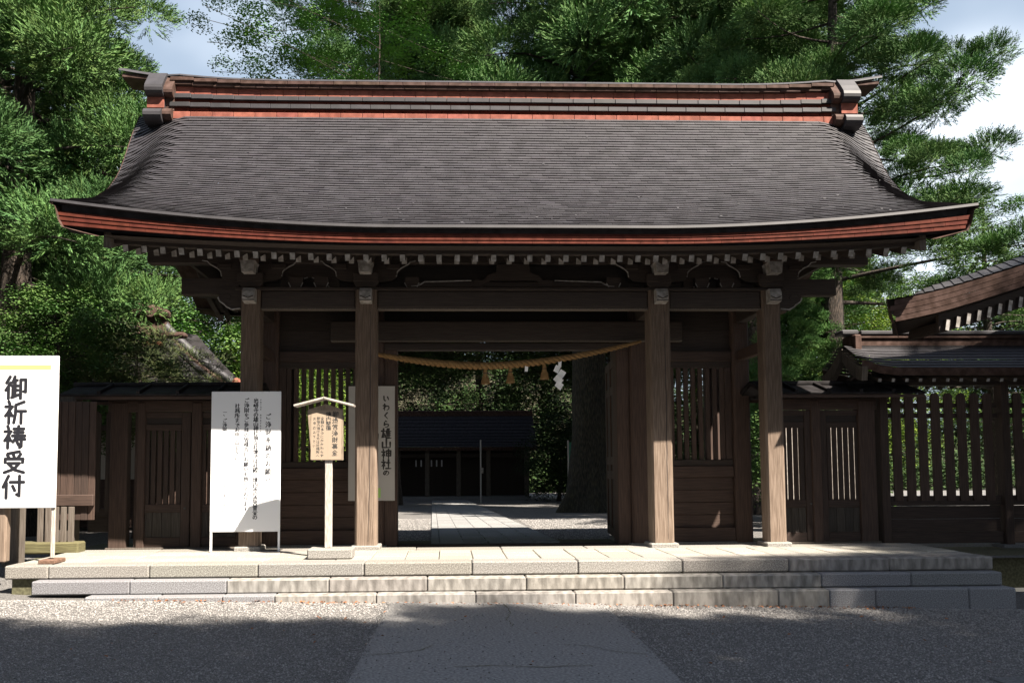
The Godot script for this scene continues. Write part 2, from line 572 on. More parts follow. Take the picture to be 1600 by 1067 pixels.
		for i in 24:
			var xa := -5.2 + 10.4 * i / 24.0
			var xb := -5.2 + 10.4 * (i + 1) / 24.0
			var ya := 3.862 + 0.55 * rise(xa)
			var yb := 3.862 + 0.55 * rise(xb)
			var z0: float = MID + (1.20 - MID) * side
			var z1: float = MID + (1.10 - MID) * side
			var hh := 0.075
			var A := [Vector3(xa, ya, z0), Vector3(xb, yb, z0), Vector3(xb, yb + hh, z0), Vector3(xa, ya + hh, z0)]
			if side > 0: bat.quad(A[0], A[1], A[2], A[3])
			else: bat.quad(A[1], A[0], A[3], A[2])
			bat.quad(Vector3(xa, ya, z1), Vector3(xb, yb, z1), A[1], A[0])
		part(g, "eave_batten", bat.done(M["dark wood"]))
	build_ridge(g)

var rafter_mesh := []
var rafter_tip: ArrayMesh

func ridge_lift(x: float) -> float: return 0.20 * pow(clampf((absf(x) - 3.4) / 2.6, 0.0, 1.1), 2.3)

func build_ridge(g: Node3D) -> void:
	# bands from the bottom up: y0, y1, half depth, material; each made of copper panels
	var bands := [
		[6.50, 6.615, 0.40, "pink copper", 0.33, "ridge_flashing"],
		[6.615, 6.69, 0.345, "red copper", 0.30, "ridge_panel"],
		[6.69, 6.758, 0.385, "roof copper", 0.31, "ridge_panel"],
		[6.758, 6.825, 0.33, "red copper", 0.30, "ridge_panel"],
		[6.825, 6.893, 0.365, "roof copper", 0.33, "ridge_panel"],
		[6.893, 7.03, 0.29, "pink copper", 0.345, "ridge_panel"],
		[7.03, 7.08, 0.345, "brown copper", 0.33, "ridge_panel"],
		[7.08, 7.135, 0.372, "brown copper", 0.36, "ridge_panel"]]
	for bd in bands:
		var x := -5.22
		while x < 5.2:
			var x1: float = minf(x + bd[4] + rf(-0.004, 0.004), 5.22)
			var b := MB.new()
			var k := rf(0.85, 1.15)
			b.col = Color(k, k * rf(0.93, 1.05), k * rf(0.93, 1.05))
			var dy: float = ridge_lift((x + x1) / 2) * ((bd[0] - 6.4) / 0.95)
			var bow: float = rf(0.0, 0.004)
			b.box(Vector3((x + x1) / 2, (bd[0] + bd[1]) / 2 + dy, MID), Vector3(x1 - x - 0.003, bd[1] - bd[0] + (0.004 if bd[0] > 6.6 else 0.0), bd[2] * 2 + bow), 0.006)
			part(g, bd[5], b.done(M[bd[3]]))
			x = x1
	# the round-backed cap that sweeps up and out past both ends
	for e in [-1.0, 1.0]:
		for i in 18:
			var xa := 0.338 * i
			var xb := minf(0.338 * (i + 1), 6.06)
			var grid := []
			for t in 9:
				var th := PI * t / 8.0
				var row := []
				for xx in [xa + 0.001, xb - 0.001]:
					var y := 7.135 + ridge_lift(xx)
					row.append(Vector3(xx * e, y + 0.095 * sin(th), MID + (0.375 if xx < 5.28 else 0.25) * cos(th)))
				grid.append(row)
			var b := MB.new()
			var k := rf(0.9, 1.12)
			b.col = grey(k)
			b.sheet(grid, e > 0)
			part(g, "ridge_cap", b.done(M["roof copper"]))
		var tail := MB.new()   # reddish underside of the projecting tail
		tail.box(Vector3(5.62 * e, 7.135 + ridge_lift(5.62) - 0.035, MID), Vector3(0.80, 0.07, 0.44), 0.012, Basis(Vector3(0, 0, 1), e * 0.09))
		part(g, "ridge_tail", tail.done(M["brown copper"]))
		# end ornament: scrolled copper plate with a rolled foot, seen edge-on
		var prof := PackedVector2Array()
		for p in [[0.0, 7.345], [0.30, 7.345], [0.37, 7.26], [0.42, 7.20], [0.47, 7.13], [0.515, 7.07], [0.527, 7.02], [0.52, 6.975], [0.495, 6.94], [0.455, 6.922], [0.40, 6.915], [0.40, 6.735], [0.42, 6.705], [0.46, 6.69], [0.51, 6.69], [0.552, 6.665], [0.575, 6.62], [0.573, 6.57], [0.545, 6.53], [0.50, 6.505], [0.40, 6.48], [0.0, 6.5]]:
			prof.append(Vector2(p[0], p[1] - 0.14))
		var full := PackedVector2Array()
		for p in prof: full.append(Vector2(p.x, p.y))
		for i in range(prof.size() - 1, -1, -1):
			if prof[i].x > 0.01: full.append(Vector2(-prof[i].x, prof[i].y))
		var ob := MB.new()
		ob.prism(full, Transform3D(Basis(Vector3(0, 0, 1), Vector3(0, 1, 0), Vector3(-1, 0, 0)), Vector3(5.42 * e, ridge_lift(5.3) * 0.7, MID)), 0.27)
		var o := part(g, "ridge_end_ornament", ob.done(M["roof copper"]))
		for side in [1.0, -1.0]:
			var fp := MB.new()
			fp.box(Vector3(5.42 * e, 6.69 + ridge_lift(5.3) * 0.7, MID + side * 0.404), Vector3(0.262, 0.17, 0.016), 0.003)
			part(o, "face_plate", fp.done(M["pink copper"]))
		for st in [[0.0, 0.27, 0.02]]:
			var sp := MB.new()
			var p2 := PackedVector2Array()
			for q in full: p2.append(Vector2(q.x * 0.90, 6.76 + (q.y - 6.76) * 0.9))
			sp.prism(p2, Transform3D(Basis(Vector3(0, 0, 1), Vector3(0, 1, 0), Vector3(-1, 0, 0)), Vector3((5.42 - 0.20) * e, ridge_lift(5.3) * 0.7, MID)), 0.14)
			part(o, "stepped_edge", sp.done(M["brown copper"]))

# ---------------------------------------------------------------- the gate's timber frame
func ogee(points: Array, flip := false) -> PackedVector2Array:
	var p := PackedVector2Array()
	for q in points: p.append(Vector2(-q[0] if flip else q[0], q[1]))
	return p

# a square post with planed corners, its foot bleached by splashing rain, its upper part painted darker for the eave shade
func post_mesh(w: float, h: float, m: Material, bleach_and_shade: bool) -> ArrayMesh:
	var b := MB.new()
	var c := 0.03
	var a := w / 2
	var sec := [Vector2(-a + c, a), Vector2(a - c, a), Vector2(a, a - c), Vector2(a, -a + c), Vector2(a - c, -a), Vector2(-a + c, -a), Vector2(-a, -a + c), Vector2(-a, a - c)]
	var n := 14
	var tone := rf(0.95, 1.06)
	var side := []
	for k in 8: side.append(rf(-0.25, 0.25))
	for i in n:
		var y0 := h * i / n
		var y1 := h * (i + 1) / n
		for k in 8:
			var p: Vector2 = sec[k]
			var q: Vector2 = sec[(k + 1) % 8]
			b.quad(Vector3(p.x, y0 - h / 2, p.y), Vector3(q.x, y0 - h / 2, q.y), Vector3(q.x, y1 - h / 2, q.y), Vector3(p.x, y1 - h / 2, p.y))
			if bleach_and_shade:
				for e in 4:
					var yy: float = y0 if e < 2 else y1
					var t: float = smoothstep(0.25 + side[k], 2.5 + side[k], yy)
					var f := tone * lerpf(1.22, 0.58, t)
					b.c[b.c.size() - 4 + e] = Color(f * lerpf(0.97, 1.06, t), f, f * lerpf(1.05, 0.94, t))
	return b.done(m)

func face_z(z: float, x := 0.0, y := 0.0) -> Transform3D: return Transform3D(Basis(), Vector3(x, y, z))

func build_gate() -> void:
	var g := thing("shrine_gate", "large timber shrine gate with a sweeping dark copper roof and red eaves", "gate")
	rafter_mesh = [boxm(Vector3(0.068, 0.088, 0.63 / cos(atan(0.4))), M["dark wood"], 0.004), boxm(Vector3(0.068, 0.088, 2.03 / cos(atan(0.4))), M["dark wood"], 0.004)]
	rafter_tip = boxm(Vector3(0.066, 0.086, 0.003), M["chalked wood"], 0.0)
	build_roof(g)
	# posts: front row at z 0, main row at -1.3, rear row
	for row in [[0.0, 0.0], [-1.28, -0.12], [-2.6, -0.14]]:
		for p in [[-3.726, 0.268], [-2.098, 0.304], [2.098, 0.304], [3.726, 0.268]]:
			var w: float = p[1]
			var y0: float = row[1] + 0.055
			var m: StandardMaterial3D = M["post wood"] if row[0] > -0.5 else M["brown wood upright"]
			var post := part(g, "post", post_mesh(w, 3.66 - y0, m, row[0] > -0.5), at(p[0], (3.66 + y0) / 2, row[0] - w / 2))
			part(post, "plinth", boxm(Vector3(w + 0.10, 0.10, w + 0.10), M["granite"], 0.015), at(0, -(3.66 - y0) / 2 - 0.049, 0))
			if row[0] > -0.5 and absf(p[0]) < 3.0:   # drying crack down the face
				var cr := MB.new()
				var x: float = 0.035 if p[0] < 0 else 0.06
				var yy := -1.75
				while yy < 1.4:
					var x2 := clampf(x + rf(-0.006, 0.006), 0.0, 0.09)
					var t := 0.004 + 0.004 * sin((yy + 1.75) / 3.15 * PI)
					cr.quad(Vector3(x - t, yy, w / 2 + 0.0008), Vector3(x + t, yy, w / 2 + 0.0008), Vector3(x2 + t, yy + 0.12, w / 2 + 0.0008), Vector3(x2 - t, yy + 0.12, w / 2 + 0.0008))
					x = x2; yy += 0.12
				part(post, "drying_crack", cr.done(M["dark wood upright"]))
	# front tie beams with chalky lower arris, brackets and blocks over each front post
	for sp in [[-3.592, -2.25], [-1.946, 1.946], [2.25, 3.592]]:
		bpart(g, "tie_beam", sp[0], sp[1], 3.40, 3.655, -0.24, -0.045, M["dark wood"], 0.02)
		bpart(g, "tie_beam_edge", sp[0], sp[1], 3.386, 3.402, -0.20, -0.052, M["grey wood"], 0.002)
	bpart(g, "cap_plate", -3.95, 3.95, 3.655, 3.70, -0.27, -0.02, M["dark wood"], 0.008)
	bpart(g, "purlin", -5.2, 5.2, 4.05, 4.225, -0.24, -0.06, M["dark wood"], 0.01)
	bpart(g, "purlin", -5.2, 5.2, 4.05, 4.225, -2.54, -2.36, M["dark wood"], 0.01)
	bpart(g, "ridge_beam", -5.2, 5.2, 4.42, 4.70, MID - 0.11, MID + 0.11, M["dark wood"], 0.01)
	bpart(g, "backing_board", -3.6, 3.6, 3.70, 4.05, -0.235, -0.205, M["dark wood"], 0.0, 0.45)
	var arm := ogee([[-0.47, 4.055], [-0.48, 3.975], [-0.44, 3.94], [-0.43, 3.85], [-0.36, 3.80], [-0.16, 3.775], [0.16, 3.775], [0.36, 3.80], [0.43, 3.85], [0.44, 3.94], [0.48, 3.975], [0.47, 4.055]])
	var wing := ogee([[0.44, 4.05], [0.46, 3.965], [0.52, 4.0], [0.58, 4.03], [0.62, 4.075], [0.72, 4.09], [0.72, 4.12], [0.44, 4.12]])
	for px in [-3.726, -2.098, 2.098, 3.726]:
		var block := MB.new()
		block.box(Vector3(0, 3.83, 0), Vector3(0.35, 0.12, 0.35), 0.006)
		block.prism(ogee([[-0.175, 3.77], [-0.165, 3.735], [-0.13, 3.702], [0.13, 3.702], [0.165, 3.735], [0.175, 3.77]]), Transform3D(), 0.30)
		part(g, "bearing_block", block.done(M["dark wood"]), at(px, 0, -0.13))
		var ab := MB.new()
		ab.prism(arm, Transform3D(), 0.13)
		ab.prism(wing, Transform3D(), 0.10)
		ab.prism(ogee([[0.44, 4.05], [0.46, 3.965], [0.52, 4.0], [0.58, 4.03], [0.62, 4.075], [0.72, 4.09], [0.72, 4.12], [0.44, 4.12]], true), Transform3D(), 0.10)
		var a := part(g, "bracket_arm", ab.done(M["dark wood"]), at(px, 0, -0.125))
		for f in [[-1.0], [1.0]]:   # pale strips along the edges of the cut curves
			var ed := MB.new()
			var pts := PackedVector3Array()
			var rr := PackedFloat32Array()
			for q in [[0.425, 3.86], [0.437, 3.93], [0.475, 3.97], [0.53, 4.005], [0.59, 4.035], [0.625, 4.075], [0.70, 4.088]]:
				pts.append(Vector3(q[0] * f[0], q[1], 0.06)); rr.append(0.0105)
			ed.tube(pts, rr, 5)
			part(a, "pale_edge", ed.done(M["chalked wood"]))
			part(a, "small_block", boxm(Vector3(0.2, 0.075, 0.16), M["dark wood"], 0.008), at(f[0] * 0.38, 4.005, 0.01))
		# the tie beam's nose through the post, with its carved chevron
		var nb := MB.new()
		nb.prism(ogee([[-0.02, 3.655], [0.115, 3.655], [0.155, 3.60], [0.165, 3.52], [0.15, 3.47], [-0.02, 3.45]]), Transform3D(Basis(Vector3(0, 0, 1), Vector3(0, 1, 0), Vector3(-1, 0, 0)), Vector3.ZERO), 0.165)
		var nose := part(g, "beam_nose", nb.done(M["chalked wood"]), at(px + 0.005, 0, 0.0))
		for s in [-1.0, 1.0]:
			var ch := MB.new()
			ch.box(Vector3(s * 0.036, 3.522, 0.166), Vector3(0.084, 0.013, 0.012), 0.002, Basis(Vector3(0, 0, 1), s * 0.42))
			part(nose, "chevron_groove", ch.done(M["dark wood"]))
		part(nose, "foot_line", boxm(Vector3(0.167, 0.010, 0.01), M["dark wood"], 0.0), at(0, 3.482, 0.154))
		# upper arm pointing at us, flared end grain, chalky
		var up := MB.new()
		up.prism(ogee([[-0.105, 4.04], [-0.092, 4.0], [-0.08, 3.88], [0.08, 3.88], [0.092, 4.0], [0.105, 4.04]]), Transform3D(), 0.30)
		up.col = grey(1.15)
		part(g, "bracket_end", up.done(M["chalked wood"]), at(px, -0.015, 0.06))
		part(g, "bracket_cap", boxm(Vector3(0.23, 0.075, 0.22), M["brown wood"], 0.008), at(px, 4.065, 0.11))
	# blocks and cusped strips between the brackets
	for e in [-1.0, 1.0]:
		for bx in [1.45, 2.74, 3.10]:
			var sb := MB.new()
			sb.prism(ogee([[-0.10, 3.85], [-0.10, 3.77], [-0.07, 3.705], [0.07, 3.705], [0.10, 3.77], [0.10, 3.85]]), Transform3D(), 0.14)
			part(g, "strut_block", sb.done(M["dark wood"]), at(bx * e, 0, -0.12))
			for s in [-1.0, 1.0]:
				var ed := MB.new()
				ed.tube(PackedVector3Array([Vector3(0.102 * s, 3.77, 0.07), Vector3(0.072 * s, 3.707, 0.07)]), PackedFloat32Array([0.008, 0.006]), 5)
				part(g, "pale_edge", ed.done(M["chalked wood"]), at(bx * e, 0, -0.12))
		# frog-leg strut with its cusped opening in the side bay
		var kb := MB.new()
		kb.prism(ogee([[-0.30, 3.70], [-0.22, 3.78], [-0.13, 3.80], [-0.09, 3.85], [0.0, 3.87], [0.09, 3.85], [0.13, 3.80], [0.22, 3.78], [0.30, 3.70], [0.42, 3.70], [0.42, 4.05], [-0.42, 4.05], [-0.42, 3.70]]), Transform3D(), 0.06)
		part(g, "cusped_board", kb.done(M["dark wood"]), at(2.915 * e, 0, -0.17))
		for s in [-1.0, 1.0]:
			var ed := MB.new()
			var pts := PackedVector3Array()
			var rr := PackedFloat32Array()
			for q in [[0.29, 3.71], [0.22, 3.775], [0.135, 3.80], [0.09, 3.845], [0.03, 3.86]]:
				pts.append(Vector3(q[0] * s, q[1], 0.033)); rr.append(0.0105)
			ed.tube(pts, rr, 5)
			part(g, "pale_edge", ed.done(M["chalked wood"]), at(2.915 * e, 0, -0.17))
		# carved nose that runs out sideways from each corner post
		var cn := MB.new()
		cn.prism(ogee([[0.0, 3.40], [0.14, 3.385], [0.21, 3.42], [0.25, 3.46], [0.31, 3.50], [0.335, 3.555], [0.315, 3.60], [0.335, 3.65], [0.27, 3.69], [0.22, 3.655], [0.15, 3.68], [0.0, 3.66]], e < 0), Transform3D(), 0.16)
		var c := part(g, "carved_nose", cn.done(M["dark wood"]), at(3.86 * e, 0, -0.135))
		var pts2 := PackedVector3Array()
		var r2 := PackedFloat32Array()
		for q in [[0.02, 3.398], [0.14, 3.385], [0.21, 3.42], [0.25, 3.46], [0.31, 3.50], [0.335, 3.555]]:
			pts2.append(Vector3(q[0] * e, q[1], 0.08)); r2.append(0.012)
		var ce := MB.new()
		ce.tube(pts2, r2, 5)
		part(c, "pale_edge", ce.done(M["chalked wood"]))
		var curl := PackedVector3Array()
		var r3 := PackedFloat32Array()
		for k in 14:
			var th := 0.4 * k
			curl.append(Vector3((0.20 + (0.075 - 0.004 * k) * cos(th)) * e, 3.55 + (0.06 - 0.003 * k) * sin(th), 0.082)); r3.append(0.006)
		var cu := MB.new()
		cu.tube(curl, r3, 5)
		part(c, "carved_scroll", cu.done(M["dark wood"]))
		# upper wing running out to carry the verge
		bpart(g, "outrigger_beam", minf(3.9 * e, 4.72 * e), maxf(3.9 * e, 4.72 * e), 3.60, 3.84, -0.22, -0.08, M["dark wood"], 0.01)
	# long shallow rainbow beam and its carved centre in the middle bay
	bpart(g, "rainbow_beam", -1.5, 1.5, 3.705, 3.79, -0.18, -0.06, M["dark wood"], 0.015)
	for e in [-1.0, 1.0]:
		var ed := MB.new()
		var pts := PackedVector3Array()
		var rr := PackedFloat32Array()
		for q in [[1.46, 3.72], [1.38, 3.725], [1.32, 3.75], [1.27, 3.785], [0.6, 3.805]]:
			pts.append(Vector3(q[0] * e, q[1], -0.055)); rr.append(0.0105)
		ed.tube(pts, rr, 5)
		part(g, "pale_edge", ed.done(M["chalked wood"]))
		var fl := MB.new()
		fl.prism(ogee([[0.10, 3.80], [0.32, 3.80], [0.46, 3.705], [0.56, 3.72], [0.60, 3.78], [0.52, 3.82], [0.44, 3.80], [0.36, 3.88], [0.24, 3.92], [0.24, 4.03], [0.0, 4.05], [0.0, 3.80]], e < 0), Transform3D(), 0.07)
		part(g, "carved_strut", fl.done(M["dark wood"]), at(0, 0.002, -0.085))
	# the main row: lintel beams, door frame, side walls with barred windows
	bpart(g, "lintel_beam", -2.77, 2.77, 3.112, 3.42, -1.36, -1.16, M["dark wood"], 0.02)
	bpart(g, "lintel_edge", -2.76, 2.76, 3.10, 3.114, -1.30, -1.165, M["grey wood"], 0.002)
	bpart(g, "door_head", -1.95, 1.95, 2.985, 3.10, -1.52, -1.34, M["dark wood"], 0.01)
	bpart(g, "dark_board", -1.95, 1.95, 3.42, 3.655, -1.50, -1.42, M["dark wood"], 0.0, 0.3)  # added board, darkened to stand for the shade in the open interior
	bpart(g, "dark_board", -1.95, 1.95, 3.66, 4.4, -1.45, -1.38, M["dark wood"], 0.0, 0.35)
	bpart(g, "main_tie_beam", -3.9, 3.9, 3.66, 3.90, -1.52, -1.34, M["dark wood"], 0.015)
	for e in [-1.0, 1.0]:
		var jx0 := minf(1.74 * e, 1.95 * e)
		bpart(g, "door_jamb", jx0, jx0 + 0.21, -0.09, 2.99, -1.66, -1.36, M["brown wood upright"], 0.012)
		# side bay between the main posts
		var x0 := minf(2.25 * e, 3.592 * e)
		var x1 := maxf(2.25 * e, 3.592 * e)
		bpart(g, "wall_board", x0, x1, 2.96, 3.30, -1.46, -1.42, M["dark wood"], 0.0)
		bpart(g, "wall_board", x0, x1, 3.304, 3.66, -1.455, -1.42, M["dark wood"], 0.0, 0.8)
		bpart(g, "wall_rail", x0, x1, 2.80, 2.965, -1.48, -1.34, M["brown wood"], 0.01, 0.75)
		bpart(g, "wall_rail", x0, x1, 0.955, 1.135, -1.48, -1.34, M["brown wood"], 0.01, 0.95)
		bpart(g, "wall_sill", x0, x1, -0.05, 0.17, -1.50, -1.32, M["brown wood"], 0.01, 0.9)
		bpart(g, "window_frame", x0, x1, 2.70, 2.80, -1.47, -1.37, M["dark wood"], 0.006)
		bpart(g, "window_frame", x0, x1, 1.135, 1.235, -1.47, -1.36, M["dark wood"], 0.006)
		for k in [0, 1]:
			var fx: float = [x0, x1 - 0.11][k]
			bpart(g, "window_frame", fx + 0.001, fx + 0.11, 1.235, 2.70, -1.465, -1.375, M["brown wood upright"], 0.006, 0.8)
		var bars := 10
		for i in bars:
			var bx := x0 + 0.15 + (x1 - x0 - 0.30) * i / (bars - 1.0)
			bpart(g, "window_bar", bx - 0.034, bx + 0.034, 1.235, 2.70, -1.445, -1.385, M["brown wood upright"], 0.004, rf(0.7, 1.1))
		bpart(g, "wall_backing", x0, x1, 0.172, 0.954, -1.475, -1.449, M["dark wood"], 0.0)
		for k in 4:
			bpart(g, "wall_plank", x0, x1, 0.172 + k * 0.196, 0.172 + (k + 1) * 0.196 - 0.006, -1.44 + 0.004 * (k % 2), -1.40 + 0.004 * (k % 2), M["brown wood"], 0.004, rf(0.75, 1.05))
		bpart(g, "sill_stone", x0, x1, -0.135, -0.05, -1.55, -1.25, M["granite"], 0.01, 0.8)
		# beams that tie the corner posts back to the main and rear rows
		var cx: float = 3.726 * e
		for zz in [[-1.28, -0.268], [-2.6, -1.55]]:
			bpart(g, "side_rail", cx - 0.06, cx + 0.06, 2.80, 2.97, zz[0], zz[1], M["brown wood"], 0.01)
			bpart(g, "side_rail", cx - 0.07, cx + 0.07, 3.40, 3.655, zz[0], zz[1], M["dark wood"], 0.01)
			bpart(g, "side_rail", 2.098 * e - 0.07, 2.098 * e + 0.07, 3.42, 3.655, zz[0], zz[1], M["dark wood"], 0.01)
		# open door leaf folded back behind the jamb
		var leaf := Node3D.new()
		leaf.name = "door_leaf"
		leaf.position = Vector3(1.80 * e, -0.06, -1.68)
		leaf.rotation.y = -e * 0.09
		g.add_child(leaf, true)
		for st in [[0.0, 0.14], [1.26, 1.40], [0.66, 0.74]]:
			bpart(leaf, "door_stile", -0.035, 0.035, 0.02, 2.98, -st[1], -st[0], M["brown wood upright"], 0.006, 1.1)
		for ry in [0.02, 0.98, 1.22, 2.40, 2.84]:
			bpart(leaf, "door_rail", -0.03, 0.03, ry, ry + 0.14, -1.262, -0.138, M["brown wood"], 0.006, 1.15)
		bpart(leaf, "door_panel", -0.012, 0.012, 0.1, 2.9, -1.35, -0.05, M["brown wood upright"], 0.0, 0.8)
	bpart(g, "threshold", -1.74, 1.74, -0.135, -0.07, -1.56, -1.36, M["dark wood"], 0.01)
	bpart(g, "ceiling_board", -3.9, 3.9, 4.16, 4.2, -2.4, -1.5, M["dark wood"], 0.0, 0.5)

# ---------------------------------------------------------------- ground, steps, paths
func ground_y(x: float) -> float: return -0.472 - 0.02 * clampf(x, -8.0, 8.0)
func inner_y(z: float) -> float: return -0.135 + 0.0217 * (maxf(z, -46.0) + 1.4)

func build_ground() -> void:
	var b := MB.new()
	var grid := []
	for zz in [60.0, 30.0, 15.0, 8.0, 5.0, 3.0, 1.95, 1.7, 0.4]:
		var row := []
		for xx in [-70.0, -30.0, -14.0, -9.0, -7.0, -6.0, -4.0, -2.0, 0.0, 2.0, 4.0, 6.0, 8.0, 14.0, 30.0, 70.0]:
			var y := ground_y(xx)
			if zz < 1.9 and xx < -6.4: y = maxf(y, lerpf(y, -0.1, (1.95 - zz) / 1.5))
			row.append(Vector3(xx, y, zz))
		grid.append(row)
	b.sheet(grid, true)
	var o := solo("ground", b.done(M["gravel"]), "grey gravel forecourt in front of the stone steps", "ground")
	o.set_meta("kind", "structure")
	b = MB.new()
	grid = []
	for zz in [0.42, -0.3, -1.4, -4.0, -8.0, -14.0, -22.0, -32.0, -46.0, -80.0, -160.0]:
		var row := []
		for xx in [-120.0, -60.0, -30.0, -14.0, -6.0, 0.0, 6.0, 14.0, 30.0, 60.0, 120.0]:
			row.append(Vector3(xx, inner_y(zz) if zz < -1.0 else (-0.15 if absf(xx) < 6.5 else -0.12), zz))
		grid.append(row)
	b.sheet(grid, true)
	o = solo("precinct_ground", b.done(M["gravel"]), "pale gravel of the inner precinct seen through the gate", "ground")
	o.set_meta("kind", "structure")

func stone(parent: Node3D, called: String, x0: float, x1: float, y0: float, y1: float, z0: float, z1: float, m: String, ch := 0.012) -> void:
	var b := MB.new()
	var k := rf(0.86, 1.08)
	b.col = Color(k * rf(0.98, 1.03), k, k * rf(0.95, 1.02))
	b.box(Vector3((x0 + x1) / 2, (y0 + y1) / 2 + rf(-0.003, 0.003), (z0 + z1) / 2), Vector3(x1 - x0 - 0.006, y1 - y0, z1 - z0), ch, Basis(Vector3(0, 1, 0), rf(-0.002, 0.002)))
	part(parent, called, b.done(M[m]))

func build_platform() -> void:
	var p := Node3D.new()
	p.name = "stone_platform"
	add_child(p)
	metas(p, "low paved stone platform with three granite steps under the gate", "platform", "", "structure")
	bpart(p, "platform_core", -6.15, 5.72, -0.6, -0.035, 0.14, 1.5, M["joint"], 0.0)
	bpart(p, "platform_core", -4.9, 5.72, -0.62, -0.20, 1.45, 1.68, M["joint"], 0.0)
	bpart(p, "platform_core", -6.9, 8.3, -0.6, -0.14, -2.9, 0.12, M["joint"], 0.0)
	var top := [-6.215, -5.7, -4.515, -3.23, -1.963, -0.663, 0.624, 1.90, 3.215, 4.471, 5.774]
	for i in top.size() - 1: stone(p, "step_stone", top[i], top[i + 1], -0.160, 0.0, 1.26, 1.57, "granite" if i < 8 else "stained granite", 0.016)
	var mid := [-5.817, -4.683, -3.556, -2.36, -1.2, -0.022, 1.15, 2.344, 3.542, 4.645, 5.772]
	for i in mid.size() - 1: stone(p, "step_stone", mid[i], mid[i + 1], -0.325, -0.166, 1.42, 1.73, "grey granite" if i < 2 or i > 7 else "stained granite", 0.014)
	var low := [-5.134, -4.3, -3.563, -2.962, -1.789, -0.63, 0.539, 1.694, 2.949, 3.561, 4.121, 5.249, 5.824]
	for i in low.size() - 1: stone(p, "step_stone", low[i], low[i + 1], -0.70, -0.332, 1.58, 1.89, "grey granite" if i < 3 or i > 8 else "stained granite", 0.014)
	for i in 28:
		for k in 3:
			var x := -6.2 + i * 0.428
			if x > 5.5: continue
			stone(p, "paving_stone", x, x + 0.425, -0.06, -0.003, 0.105 + k * 0.385, 0.105 + (k + 1) * 0.385 - 0.008, "paving", 0.008)
	for i in 10: stone(p, "sill_stone", -6.2 + i * 1.2, -5.0 + i * 1.2, -0.13, -0.004, -0.32, 0.10, "granite", 0.012)
	for i in 28:
		for k in 4:
			if i > 2 and i < 25: stone(p, "paving_stone", -6.0 + i * 0.428, -6.0 + i * 0.428 + 0.425, -0.18, -0.125, -0.33 - (k + 1) * 0.40, -0.33 - k * 0.40 - 0.008, "paving", 0.008)

